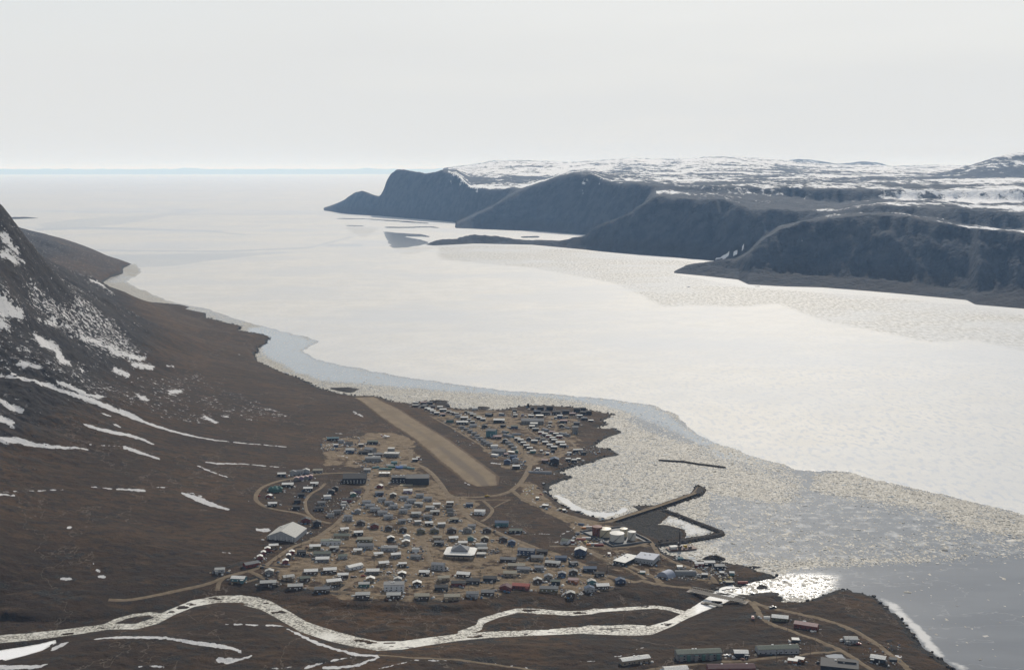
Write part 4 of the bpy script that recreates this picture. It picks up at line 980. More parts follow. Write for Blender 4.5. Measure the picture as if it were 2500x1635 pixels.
def thing(name, label, cat, loc, rz=0.0, group=None):
    o = bpy.data.objects.new(name, None); COL.objects.link(o)
    o.location = loc; o.rotation_euler = (0, 0, rz); o['label'] = label; o['category'] = cat
    o.empty_display_size = 2
    if group: o['group'] = group
    return o
def gable_walls(w, d, h, rise, ridge_x):
    v, f = boxvf(-w / 2, w / 2, -d / 2, d / 2, 0.5, h); f = [f[0]] + f[2:]
    if rise > 0:
        if ridge_x: v += [(-w / 2, 0, h + rise), (w / 2, 0, h + rise)]; f += [(4, 7, 8), (5, 9, 6), (4, 8, 9, 5), (7, 6, 9, 8)]
        else: v += [(0, -d / 2, h + rise), (0, d / 2, h + rise)]; f += [(4, 5, 8), (7, 9, 6), (4, 8, 9, 7), (5, 6, 9, 8)]
    else: f += [(4, 5, 6, 7)]
    return v, f
def gable_roof(w, d, h, rise, ridge_x, th=0.25, oh=0.45):
    if not ridge_x:
        v, f = gable_roof(d, w, h, rise, True, th, oh); return [(y, x, z) for x, y, z in v], [q[::-1] for q in f]
    W2, D2 = w / 2 + oh, d / 2 + oh; dz = rise * oh / (d / 2) if rise else 0
    a = h - dz + 0.03; b = h + rise + 0.03
    v = []
    for x in (-W2, W2): v += [(x, -D2, a), (x, 0, b), (x, D2, a), (x, D2, a + th), (x, 0, b + th), (x, -D2, a + th)]
    f = [(0, 5, 4, 1), (1, 4, 3, 2), (6, 7, 10, 11), (7, 8, 9, 10), (5, 11, 10, 4), (4, 10, 9, 3), (0, 1, 7, 6), (1, 2, 8, 7), (0, 6, 11, 5), (2, 3, 9, 8)]
    return v, f
def barrel(w, d, n=10, zs=1.0):       # long axis x
    R = d / 2; v = []; f = []
    for x in (-w / 2, w / 2):
        v += [(x, -R * math.cos(math.pi * i / n), zs * R * math.sin(math.pi * i / n)) for i in range(n + 1)]
    m = n + 1
    f = [(i, i + 1, m + i + 1, m + i)[::-1] for i in range(n)] + [tuple(range(m))[::-1][::-1], tuple(range(m, 2 * m))[::-1]]
    return v, f
def q5(v): return round(v * 2) / 2
HOUSES = []
def build_house(px, py, w, roof, wall, kind='h', rot=0.0, h=None, d=None, src_w=20, name='house'):
    """px,py: foot of the wall that faces the camera, middle"""
    X, Y, Z = unproject(px, py)
    dist = math.hypot(X, Y)
    w = q5(w); d = q5(d if d else min(max(w * 0.66, 6.2), 10.0)); h = h if h else (3.8 if w < 8 else 4.5)
    rz = math.radians(rot) - math.atan2(X, Y) * 0.6
    # move back by half a depth along the line of sight
    k = (d * abs(math.cos(rz)) + w * abs(math.sin(rz))) / 2
    X += X / dist * k; Y += Y / dist * k
    zs = [float(height(X + a, Y + b)) for a in (-w / 3, w / 3) for b in (-d / 3, d / 3)]
    Z = min(zs)
    rise = {'h': d * 0.17, 'g': w * 0.20, 'f': 0.0, 's': 0.0}.get(kind, 0)
    rise = round(rise, 1)
    root = thing(name, '', name.replace('_', ' '), (X, Y, Z), rz)
    if kind == 'q':
        root.location.z -= 0.1
        link('shell', shared('shell', (w, d), lambda: barrel(w, d, 12, 0.9), ROOF[roof]), root)
        link('end_wall', shared('end_wall', (w, d), lambda: (lambda vf: ([(x * 1.004, y * 0.985, z * 0.985) for x, y, z in vf[0]], vf[1][-2:]))(barrel(w, d, 12, 0.9)), WALL[wall]), root)
    else:
        link('wall', shared('wall', (w, d, h, rise, kind), lambda: gable_walls(w, d, h, rise, kind == 'h'), WALL[wall]), root)
        roof_o = link('roof', shared('roof', (w, d, h, rise, kind), lambda: gable_roof(w, d, h, rise, kind != 'g', 0.25 if kind != 'f' else 0.35, 0.45 if w < 24 else 0.3), ROOF[roof]), root)
        link('foundation', shared('foundation', (w, d), lambda: boxes([(-w / 2 + .3, w / 2 - .3, -d / 2 + .3, d / 2 - .3, -1.2, 0.52)]), pile_m), root)
    HOUSES.append(dict(o=root, X=X, Y=Y, w=w, d=d, h=h, rz=rz, roof=roof, wall=wall, kind=kind, px=px, py=py, rise=rise, src=src_w))
    H_ = HOUSES[-1]
    near = src_w >= 19 and kind != 'q'
    rr = random.Random(int(px * 7 + py * 13))
    if near and w >= 6:
        # door and windows on the side that faces the camera
        nwin = max(1, int(w / 5.0)); storeys = 2 if h > 6.5 else 1
        wm = shared('window', 'std', lambda: boxes([(-0.75, 0.75, -0.05, 0.03, 0, 1.15)]), glass_m if rr.random() < 0.55 or wall in 'wstg' else frame_m)
        for s_i in range(storeys):
            for k_ in range(nwin):
                ww = link('window', wm, root); ww.location = ((k_ + 0.5) / nwin * w - w / 2 + rr.uniform(-.4, .4), -d / 2 - 0.01, 1.7 + 2.8 * s_i)
        dd = link('door', shared('door', 'std', lambda: boxes([(-0.5, 0.5, -0.05, 0.03, 0, 2.05)]), door_m if wall not in 'dk' else frame_m), root); dd.location = (w * rr.uniform(-.32, .32), -d / 2 - 0.03, 0.6)
        sp = link('steps', shared('steps', 'std', lambda: boxes([(-0.9, 0.9, -1.5, 0, 0.0, 0.55), (-0.9, 0.9, -2.1, -1.5, -0.2, 0.3)]), wood_m), root); sp.location = (dd.location.x, -d / 2, 0)
    if near and kind == 'h' and 8 <= w < 24 and rr.random() < 0.75:
        sd_ = rr.choice((-1, 1)); pw, pd_ = 3.2, 2.6
        pc = link('porch', shared('porch', (h,), lambda: boxes([(-pw / 2, pw / 2, -pd_, 0, -0.6, h - 1.0)]), WALL[wall]), root); pc.location = (sd_ * (w / 2 - 2.2), -d / 2 + 0.01, 0)
        link('porch_roof', shared('porch_roof', (h,), lambda: boxes([(-pw / 2 - .3, pw / 2 + .3, -pd_ - .3, 0.25, h - 0.99, h - 0.8)]), ROOF[roof]), pc)
    if near and kind in 'hg' and w < 24:
        sp = link('stovepipe', shared('stovepipe', (), lambda: cyl(0, 0, 0.18, 0, 1.6, 8), pipe_m), roof_o); sp.location = (w * rr.uniform(-.3, .3), d * 0.12, h + rise * 0.6)
    if kind == 'f' and w > 15 or w >= 24:
        for q in range(2):
            un = link('roof_vent', shared('roof_vent', (), lambda: boxes([(-0.9, 0.9, -0.8, 0.8, 0, 1.1)]), frame_m), roof_o if kind != 'q' else root); un.location = (w * rr.uniform(-.35, .35), d * rr.uniform(0.05, .25), h + rise * 0.5 + 0.25)
    return root

ORD = ['leftmost', 'second from left', 'third from left', 'fourth from left', 'fifth from left', 'sixth from left', 'seventh from left', 'eighth from left', 'ninth from left', 'tenth from left',
       'eleventh from left', 'twelfth from left', 'thirteenth from left', 'fourteenth from left', 'fifteenth from left', 'sixteenth from left', 'seventeenth from left', 'eighteenth from left', 'nineteenth from left', 'twentieth from left']
TILE = {'A': A_, 'B': B_, 'C': C_, 'D': D_, 'E': E_, '1': F1, '2': F2}
# row phrase | tile | x y width roof+wall kind rot height depth ; ...
ROWS = """
the row on the river bank edge | A | 605 1296 150 Pd h 2; 862 1325 140 Pd h 2; 1118 1350 148 Gd h 2; 1503 1405 135 Pd h; 1797 1410 138 Pd h; 2065 1418 140 Td h; 2350 1425 148 Tt h 3; 2545 1398 118 Gs h -4; 2690 1382 125 Gd h -2; 2862 1335 112 Mr g -12; 3007 1322 165 Rr h -10; 3272 1342 178 Go h -3; 3478 1390 78 Pd g; 3655 1345 95 Bs g 12; 3778 1320 125 Wd h 10
the second row above the river | A | 325 1252 135 We h -15; 795 1238 105 Pt h 18; 950 1250 98 Nd h 12; 1225 1282 140 Wt h 14; 1515 1300 105 Pn h; 1800 1340 198 Gw f 0 8.5 12; 2250 1325 128 Dk h; 2410 1290 135 Dr h; 2550 1268 132 Dk h -4; 2712 1248 128 Dk h -6; 2902 1200 130 Tt h -4; 3162 1262 76 Pd g 8; 3335 1275 88 Nk h; 3503 1262 100 Ku h -6; 3675 1272 82 Pe g 8; 3948 1265 92 Bb g 10
the third row above the river | A | 615 1182 82 Pg g; 1010 1180 130 Wd h 4; 1190 1168 125 Wd h 6; 1315 1212 100 Wd h; 1575 1250 82 Wt g; 1835 1255 72 Pg g; 2018 1288 82 Wd g; 2270 1245 110 Tt h 6; 2462 1208 130 Wd h -12; 3265 1225 80 Sg g; 3395 1200 78 Sb g; 3502 1180 82 Gd g
the row by the long bunkhouse | A | 145 1165 92 Ps h; 440 1118 150 Gr h 28; 1422 1140 170 Ww h 34 4.5 9; 1598 1176 125 Wg h; 1875 1198 76 Wd g; 2088 1185 102 Wd h -4; 2220 1140 125 Ss h -14 7.5 9; 2962 1118 165 Tt h; 3030 1155 125 Sg h -6; 3178 1142 92 Sg h; 3310 1100 150 Pd h -10; 3660 1155 128 Bk h; 3752 1192 92 Dk h
the row behind the ball court | A | 1120 1060 130 Wg h; 1310 1032 84 Ns h 10; 1650 1010 88 Wt h 8; 1815 1022 92 Wg h 12; 1700 1102 100 Wt h 14; 1880 1108 76 Wd h 4; 2008 1035 98 Gg h -14; 2886 1060 155 Gd h -10 4.5; 3160 1045 120 Gt h; 3058 1002 165 Sb h -12 7 11; 3206 985 105 Dd h -8; 3385 1048 112 Bb h; 3502 1098 78 Gk h 24
the rows west of the pyramid-roofed school | A | 1118 1008 165 Ng h -3; 1455 975 80 Wt h; 1528 932 158 Gs h -2; 1755 955 158 Gs f -2; 2005 965 68 Pw h; 1230 952 88 Pd h 6; 1050 940 108 Wo h; 1200 895 196 Nw f -2 5.5 9; 1525 872 150 To h -2; 1302 838 150 Nt h -3; 1460 808 86 Wk h 8; 1328 775 80 Wt h 10; 1768 860 66 Wk g 12; 1920 845 60 Ww g 10; 1912 895 74 Wt g 8; 920 990 84 Dk h; 2210 855 85 Tt h; 2228 900 95 Gk h
the yards beside the pyramid-roofed school | B | 415 860 88 Wt h 12; 580 858 58 Ne g; 715 862 74 Td g; 890 868 80 Dd g; 506 905 90 Wt h; 680 915 108 Pw q 0; 970 900 70 Bb g 6; 694 962 95 Pt h; 680 1000 80 Pg f 0 2.5
the steep hillside lane of box houses | A | 655 932 88 Wt h 4; 597 962 52 Wr g 4 4.5; 558 998 42 Wr g 4 4.5; 525 1036 52 Wr g 4 4.5; 828 990 48 Wr g 4 4.5; 797 1026 42 Wd g 4 4.5; 768 1080 56 Wr g 4 4.5
the curved lane of slate roofed houses | A | 1660 425 84 Sb h; 1790 445 62 Pd g; 1930 405 84 Wp h 6; 2045 445 74 Ss h; 2122 478 78 Ss h; 1685 485 74 Ss h; 1895 470 84 Ss h 4; 1747 518 74 Ss h; 1965 498 88 Ss h; 1797 554 74 Ss h; 1930 548 76 Ss h; 2035 528 80 Pg h; 1540 514 84 Ss h; 1572 548 90 Ss h; 1620 580 95 Ss h
the lower curve of slate roofed houses | A | 1888 594 78 Ss h; 1690 614 95 Ss h; 1745 650 90 Ss h; 2205 535 72 Wt h; 2140 565 84 Pg h 4; 2188 606 88 Pd h; 2010 625 92 Pg h 4; 2122 650 84 Gg h; 1875 690 74 Sg h; 2025 702 60 Wg h 8; 2130 716 78 Wd h 8; 2250 725 70 Wg h 8; 1455 598 60 Sg g; 1365 668 80 Ss h 0 7; 1950 670 38 Pg h 0 2.6
the lane of dark gabled cottages | A | 1484 712 82 Dd g; 1615 742 78 Dr g; 1747 760 72 Dd g; 1885 776 74 Dd g; 2055 790 80 Do g; 2185 785 86 Do g; 2348 785 90 Dd g; 2497 782 88 Dg g; 2537 740 76 Ss h; 2682 782 78 Dd g
the short lane beside the main road | B | 385 520 66 Wd h; 374 552 62 Dd h; 382 585 66 Dg h; 390 618 58 Dg h; 425 678 84 Tk h -8; 570 532 70 Sb h; 668 608 102 Ww h -6 5; 876 720 132 Be h -4 5.5 11; 1008 782 125 Nk h 0 3.4
the looped road below the tundra slope | A | 732 245 78 Wk h; 790 345 108 Wk h; 1042 335 76 Wd h; 982 385 86 Wk h; 614 450 50 Wr g -20; 645 530 84 Wk h; 1240 380 60 Dk g; 1205 412 62 Dk g; 1165 460 68 Ww h 6; 1110 520 74 Gg h; 1090 572 84 Dk h; 1450 405 80 Dp h; 1410 440 52 Pn g 14; 1260 600 70 Gg h; 1198 632 64 Gs h; 1325 512 42 Pg h; 1318 540 40 Ps h; 1352 492 90 Dr h; 918 440 64 Dk h; 882 500 64 Dk h; 872 560 68 Dk h
the pink and grey terraces by the loop road | A | 840 232 62 Gs g 0 5.5; 900 228 78 Gs h 0 6; 962 218 70 Ps g 0 5.5; 1075 212 92 Tg h; 872 288 48 Kg g 0 5; 918 282 46 Kp g 0 5; 962 276 46 Kg g 0 5; 1005 268 42 Kp g 0 5
the yards beside the arena | A | 962 686 84 Dr g; 1070 722 76 Dk g 0 6
the yards below the airport apron | A | 1665 358 54 Wr g -24; 1708 240 104 Wt f -2; 1545 206 66 Pg h; 1600 108 148 Gg h 2 6 10; 1645 60 84 Gd h; 1515 35 100 Dk h
the shore strip at the runway head | 1 | 200 215 95 Wd h; 350 215 110 Kk h; 470 215 120 Gk h; 190 268 120 Pd h; 350 285 120 Gk h; 385 265 100 Gk h; 520 285 110 Gd h; 670 300 110 Wg h
the left ladder of white roofed rowhouses | 1 | 430 325 115 Wd h; 485 350 115 Wd h; 532 378 115 Wd h; 608 415 110 Wk h; 722 442 105 Kk h; 728 352 135 Wk h; 842 385 98 Pd h; 912 412 96 Pd h; 988 428 88 Pd h; 1010 472 112 Ss h; 1140 512 145 Wd h; 1100 602 235 Wk h 0 5 10; 862 565 150 Dn h 4; 1310 655 145 Ss h; 1232 548 80 Pd h; 1300 590 88 Pk h
the middle ladder of rowhouses | 1 | 1180 388 88 Td h; 1255 415 115 Pd h; 1308 445 118 Pk h; 1385 480 135 Td h; 1428 508 100 Wk h; 1502 535 98 Wk h; 1345 322 105 Ww f; 1622 455 150 Gk h -28 5 10; 1862 435 100 Pb h -20; 1812 572 220 Wk h 0 6 12; 1530 675 118 Dk g; 1890 660 100 Gk h -12; 2112 685 135 Nb h -6; 1668 850 195 Ge h -14 12 14; 1780 878 170 Kk h -4 4
the slate roofed houses facing the runway | 1 | 1100 688 95 Sg h -8; 1180 720 95 Sg h -8; 1250 762 95 Sg h -8; 1328 808 95 Sg h -8; 1392 856 95 Sg h -8; 1455 905 95 Sg h -8; 1510 950 95 Sg h -8; 1562 985 100 Sg h -8; 1630 1018 120 Sg h -8; 1720 1065 140 Ww h 4
the compound at the runway side | 1 | 1815 1190 260 Gg h -12 6 16; 1730 1235 150 Ww f -30 3.5 6; 1972 1375 130 Bb g 0 6; 2130 1345 130 Bs g 0 6; 2095 1280 150 Bb h 0 6; 2142 1460 145 Wk h; 2050 1175 140 Wt f -18 3.4; 1950 1215 80 Kd h
the short slate roofed lane by the road fork | 1 | 1930 950 110 Sk g; 1985 990 105 Sg h; 2050 1045 110 Sg h; 2102 1100 105 Sg h; 2142 1160 88 Nn g
the ladder of white roofs along the main road | 2 | 105 912 112 Wd h; 165 945 112 Wd h; 222 995 105 Wd h; 280 1052 112 Wd h; 345 1102 112 Wd h; 408 1160 118 Wn h; 388 675 105 Wd f; 455 728 125 Pk h; 562 796 108 Wr h; 636 825 106 Wd h; 710 862 106 Wr h; 782 902 106 Wd h; 820 942 112 Wd h; 435 962 126 Wk h; 642 985 112 Wd h; 730 1042 118 Wd h; 815 1080 126 Wk h; 795 1138 76 Dk h; 935 992 176 Wk h; 988 1042 124 Wk h; 850 822 104 Wk h; 920 868 112 Wr h; 778 788 104 Kk h
the grey cabins inside the upper town | 2 | 325 918 92 Gk g; 500 905 96 Gk h; 600 925 90 Gg h; 690 1195 66 Wb h; 570 1138 48 Wk h 0 3; 1000 572 145 Kk h; 1250 610 120 Gk h; 960 662 105 Td g; 730 655 60 Pd h; 740 595 60 Pd h
the big dark houses on the far shore | 2 | 485 405 140 Bk h 4 6; 650 425 165 Dk h 2 6; 860 412 165 Dk h 2 6; 1040 392 135 Dk h 2 6; 552 322 125 Dk h 2 6; 730 322 136 Dk h 0 7; 1262 362 130 Dk h -6 7; 1382 340 96 Dk h 0 6; 1370 420 120 Dk h 2 6; 1490 412 115 Dk h 0 7; 315 265 46 Dk g 0 6; 400 318 58 Dk h 0 5; 52 365 88 Gk h
the light roofs behind the far shore houses | 2 | 370 465 112 Wk h; 535 468 145 Wd f; 925 486 104 Wb h 0 6; 1170 430 112 Kd h; 1312 466 108 Wk h; 845 495 58 Pk h; 1055 480 64 Td h; 66 455 82 Wd h; 46 412 46 Wd h; 205 440 50 Sp h; 1400 520 120 Gk h; 1530 545 90 Wk f 0 2.5
the point beach below the upper town | 2 | 822 1370 180 Bk g 0 8 13; 640 1345 125 Kd h -12; 1108 1188 84 Wb h; 1232 1142 96 Wk h 6; 1330 1130 86 Ps f; 1088 1312 96 Wk h; 1205 1332 94 Wk h; 1288 1292 68 Wk f 0 2.6; 505 1480 70 Ww f 0 2.4; 1385 1190 100 Dk h
the sheds along the harbour road | D | 1000 1100 86 Wr h; 1095 1092 104 Wk h 6; 1190 1128 98 Pk h 10; 1310 1188 44 We h; 1215 1186 38 Wd h; 1285 1270 68 Tk f 4 3; 1052 1205 54 Wk h; 462 1170 46 Wn h 0 3; 145 1000 24 Wr f 0 3; 815 1120 50 Ww f 0 2.5; 820 1040 40 Ee h 0 3
the sheds around the fuel depot | B | 1485 892 82 Nw h -30 5 9; 1542 882 50 Wr h -16 3.6; 1598 802 36 Db f 0 3; 1632 712 60 Bs q -20; 1625 1000 110 Wb g -10 7 11; 1290 542 56 Wd f -12 3.4; 1215 465 28 Wg f 0 3; 1430 572 20 Td f 0 3; 1468 582 26 Wd f 0 3
the south side of the river mouth | E | 445 725 225 Wt h 22 5 9; 1215 668 100 Wk h 4 5; 1612 560 50 Wk f 0 3; 1500 410 115 Wo h -8; 1405 392 46 Ww q 0; 1690 470 170 Kr h -16 5 10; 2012 565 92 Ps h 8; 2212 712 102 Wk h -14; 1592 715 66 Wu f -10 3; 1642 705 60 Wu f -18 3; 740 790 175 Ww h 14 4.5; 2322 700 50 Dk f 0 2.6
"""
ROOF['E'] = paint('roof_teal_metal', (0.12, 0.20, 0.215)); RNAME['E'] = 'teal'
ROWS += '''
the industrial yard below the airport apron | 3 | 1110 690 310 Pg h 5 6 12; 1205 590 150 Gd f 0 5; 1065 590 90 Pg f 0 4; 672 525 165 Pb h 0 6 12; 402 405 92 Wb h; 500 330 110 Ss h -14; 1062 535 220 Sg h -34 7 14; 885 400 98 Wd h; 1110 352 210 Nk h 0 5; 655 372 150 Dg h; 340 282 230 Ek h 0 5 8; 1525 748 118 En h; 1008 888 120 Wk h; 1480 600 300 Pg f -8 6 14; 1470 520 130 Pg f -8 8 10; 1930 690 110 Wk h 4; 1985 650 60 Pr f
'''
TILE['3'] = lambda pts: T(770, 1040, 7.933, pts)
SCL = {'3': 7.933, 'A': 3.893, 'B': 3.893, 'C': 2.975, 'D': 3.893, 'E': 2.975, '1': 7.933, '2': 7.933}
for line in [q for q in ROWS.splitlines() if q.strip()]:
    row, tile, ent = [q.strip() for q in line.split('|')]
    items = []
    for e in ent.split(';'):
        t_ = e.split(); x, y, w = float(t_[0]), float(t_[1]), float(t_[2]); rc, wc = t_[3][0], t_[3][1]
        kind = t_[4] if len(t_) > 4 else 'h'; rot = float(t_[5]) if len(t_) > 5 else 0.0
        hh = float(t_[6]) if len(t_) > 6 else None; dd = float(t_[7]) if len(t_) > 7 else None
        (px, py), = TILE[tile]([(x, y)]); sw = w / SCL[tile]
        X, Y, Z = unproject(px, py); met = sw * math.hypot(math.hypot(X, Y), H0 - Z) / F
        if abs(rot) > 25: met *= 0.92
        shedlike = (met < 6.5) or (kind == 'f' and met < 12)
        nm = 'quonset_hut' if kind == 'q' else ('shed' if shedlike else ('apartment_building' if (hh and hh > 7 and met > 25) else 'house'))
        o = build_house(px, py, max(met * 0.95, 3.0), rc, wc, kind, rot, hh, dd, sw, nm)
        items.append((o, rc, wc, nm, px, py, met, kind))
    items.sort(key=lambda q: q[4])
    for i, (o, rc, wc, nm, px, py, met, kind) in enumerate(items):
        if len(items) <= 20: od = ORD[i]
        else: od = ORD[i] if i < 12 else ORD[len(items) - 1 - i].replace('left', 'right').replace('leftmost', 'rightmost')
        size = 'long ' if met > 20 else ('small ' if met < 8 else '')
        noun = nm.replace('_', ' ')
        if row.startswith('the '): rw_ = row[4:]
        o['label'] = f"{size}{RNAME[rc]} roofed {noun}, {WNAME[wc]} walls, {od} in {rw_}"
        words = o['label'].split()
        if len(words) > 16: o['label'] = f"{RNAME[rc]} roofed {noun}, {od} in {rw_}"
        if len(o['label'].split()) > 16: print('LONG', o['label'])
        o['group'] = 'buildings in the ' + rw_ if False else ('houses of the settlement' if nm == 'house' else 'sheds of the settlement' if nm == 'shed' else 'large buildings of the settlement')
print('buildings', len(HOUSES))
# ================================================================ LANDMARK BUILDINGS
def at(fn, x, y): (p,) = fn([(x, y)]); return p
def relabel(o, label, cat=None, group=None):
    o['label'] = label
    if cat: o['category'] = cat
    if group: o['group'] = group
    elif 'group' in o: del o['group']
def special(fn, x, y, wm, roof, wall, kind, rot, h, d, name, label, cat, src=30):
    px, py = at(fn, x, y)
    o = build_house(px, py, wm, roof, wall, kind, rot, h, d, src, name); relabel(o, label, cat); return o
o = special(A_, 785, 862, 39, 'P', 's', 'g', -17, 6.5, 44, 'arena', 'large pale arena hall with broad low white gable roof beside the hillside road', 'arena')
for q in range(5):
    w_ = link('rib', shared('rib', (), lambda: boxes([(-0.25, 0.25, -0.3, 0.2, 0.2, 7)]), frame_m), o); w_.location = (-16 + 8 * q, -22.1, 0)
o = special(A_, 1428, 312, 36, 'D', 'k', 'h', -2, 8.5, 30, 'community_hall', 'big grey roofed hall with dark walls inside the curve of the loop road', 'hall')
o = special(A_, 1880, 306, 34, 'D', 'k', 'f', -1, 9, 16, 'school', 'dark school with long flat roof and tan forecourt beside the runway road', 'school')
H_ = HOUSES[-1]
blk = link('wing', shared('wing', (), lambda: boxes([(-18, 18, -13, 13, -0.5, 10)]), WALL['k']), o); blk.location = (24, -6, 0)
blk = link('wing_roof', shared('wing_roof', (), lambda: boxes([(-18.4, 18.4, -13.4, 13.4, 10, 10.5)]), ROOF['D']), o); blk.location = (24, -6, 0)
for q in range(3):
    un = link('roof_vent', shared('roof_vent', (), lambda: boxes([(-0.9, 0.9, -0.8, 0.8, 0, 1.1)]), frame_m), o); un.location = (-10 + 12 * q, 3, 9.4)
cx_, cy_ = at(A_, 1915, 325); X, Y, Z = unproject(cx_, cy_)
pad = mesh_obj('forecourt', *boxes([(-10, 10, -6, 6, -1, 0.6)]), NT('tan_gravel_pad').set(Base_Color=(0.30, 0.25, 0.16), Roughness=0.95), kind='structure'); pad.location = (X, Y, Z)
# pyramid roofed school
px, py = at(B_, 478, 1030); X, Y, Z = unproject(px, py); X += 0; Y += 17
o = thing('school', 'white eaved school with a slate blue pyramid roof beside the open ball court', 'school', (X, Y, Z), math.radians(-6))
def octo(w, d, c, z0, z1, w2=None, d2=None, c2=None):
    w2 = w if w2 is None else w2; d2 = d if d2 is None else d2; c2 = c if c2 is None else c2
    def ring(w, d, c, z): return [(-w + c, -d, z), (w - c, -d, z), (w, -d + c, z), (w, d - c, z), (w - c, d, z), (-w + c, d, z), (-w, d - c, z), (-w, -d + c, z)]
    v = ring(w, d, c, z0) + ring(w2, d2, c2, z1); f = [(i, (i + 1) % 8, 8 + (i + 1) % 8, 8 + i) for i in range(8)] + [tuple(range(8, 16)), tuple(range(7, -1, -1))]
    return v, f
mesh_obj('wall', *octo(17.5, 14.5, 3, -0.8, 5.2), WALL['t'], o); mesh_obj('window_band', *octo(17.6, 14.6, 3, 2.6, 4.0), glass_m, o)
mesh_obj('eave_roof', *join([octo(20, 17, 3.5, 5.2, 5.6), octo(20, 17, 3.5, 5.6, 7.2, 11, 9, 1)]), ROOF['W'], o)
mesh_obj('pyramid_roof', *join([octo(10.5, 8.6, 0.6, 7.0, 8.8), octo(11.2, 9.2, 0.6, 8.8, 9.0), octo(11.2, 9.2, 0.6, 9.0, 14.0, 0.4, 0.4, 0.05)]), ROOF['S'], o)
for q in (-1, 0, 1): mesh_obj('door', *boxes([(q * 6 - .8, q * 6 + .8, -14.75, -14.6, 0, 2.3)]), door_m, o)
# teal multi-roofed building inside the loop road
o = special(A_, 672, 392, 17, 'N', 'n', 'h', 4, 4.5, 11, 'health_centre', 'green building with stepped many sided roofs inside the left loop road', 'building')
ROOF['n2'] = paint('roof_dark_teal', (0.05, 0.12, 0.105))
for q, (a, b, s) in enumerate([(-6, -2, 5), (0, -4, 5.5), (6, -2, 5), (0, 2, 6)]):
    w_ = link('turret', shared('turret', (s,), lambda: octo(s * .8, s * .8, s * .35, 0, 5), WALL['n']), o); w_.location = (a, b, 0)
    w_ = link('turret_roof', shared('turret_roof', (s,), lambda: octo(s, s, s * .42, 5, 8.2, .3, .3, .05), ROOF['n2']), o); w_.location = (a, b, 0)
# south side
o = special(E_, 905, 690, 46, 'N', 'g', 'h', 11, 7.5, 12, 'townhouse_row', 'dark green roofed row of two storey townhouses south of the river', 'townhouses')
for q in range(6):
    w_ = link('bay', shared('bay', (), lambda: boxes([(-1.6, 1.6, -2.2, 0, -0.5, 6.4)]), WALL['n' if q % 2 else 'g']), o); w_.location = (-19 + 7.6 * q, -5.9, 0)
    w_ = link('bay_roof', shared('bay_roof', (), lambda: boxes([(-1.9, 1.9, -2.5, 0.6, 6.4, 6.65)]), ROOF['n2']), o); w_.location = (-19 + 7.6 * q, -5.9, 0)
o = special(E_, 1478, 645, 43, 'N', 's', 'h', 13, 6.0, 11, 'row_house', 'long green roofed row house with pale walls south of the river', 'row house')
o = special(E_, 1142, 790, 46, 'M', 'r', 'h', 8, 7.5, 12, 'townhouse_row', 'maroon row of townhouses cut by the bottom edge of the photo', 'townhouses')
for q in range(5):
    w_ = link('bay', shared('bay', (), lambda: boxes([(-1.6, 1.6, -2.2, 0, -0.5, 6.4)]), WALL['r' if q % 2 else 'd']), o); w_.location = (-18 + 9 * q, -5.9, 0)
o = special(E_, 1930, 790, 36, 'D', 'k', 'f', -6, 6.5, 22, 'workshop', 'large flat dark roofed workshop at the bottom edge near the pond', 'workshop')
mesh_obj('roof_box', *boxes([(-2, 16, 1, 9, 6.7, 8.6)]), ROOF['D'], o)
pd_x, pd_y = unpoly(E_([(1825, 655), (1850, 648), (1900, 646), (1950, 655), (1965, 672), (2000, 690), (1960, 690), (1900, 678), (1850, 668)]))
mesh_obj('pond', [(x, y, float(np.max(height(pd_x, pd_y))) + 0.15) for x, y in zip(pd_x, pd_y)], [tuple(range(len(pd_x)))], NT('pond_water').set(Base_Color=(0.10, 0.12, 0.14), Roughness=0.12), kind='structure')
# harbour
o = special(D_, 505, 1085, 25, 'S', 's', 'f', -20, 6.5, 26, 'fish_plant', 'pale blue flat roofed fish plant by the harbour road', 'warehouse'); ROOF['s2'] = paint('roof_pale_blue_metal', (0.42, 0.435, 0.47))
for ch in o.children:
    if ch.name.startswith('roof') and not ch.name.startswith('roof_vent'): ch.data = ch.data.copy(); ch.data.materials[0] = ROOF['s2']
o = special(D_, 305, 1098, 17, 'W', 'k', 'f', -33, 4.5, 34, 'warehouse', 'white flat roofed warehouse with dark walls left of the fish plant', 'warehouse')
o = special(D_, 690, 1215, 15, 'S', 's', 'q', -40, None, 17, 'quonset_hut', 'pale blue rounded quonset hut beside the road to the bridge', 'quonset hut')
o.rotation_euler.z += math.pi / 2
ROOF['s3'] = paint('pale_blue_fabric', (0.26, 0.285, 0.34))
for ch in o.children: ch.data = ch.data.copy(); ch.data.materials[0] = ROOF['s3']
o = special(D_, 868, 1188, 26, 'G', 'g', 'q', 4, None, 13, 'quonset_hut', 'long low grey quonset hut right of the pale blue one', 'quonset hut')
o = special(B_, 1240, 220, 38, 'S', 'g', 'q', -4, None, 9, 'quonset_hut', 'long grey quonset hut on the shore below the upper town', 'quonset hut')
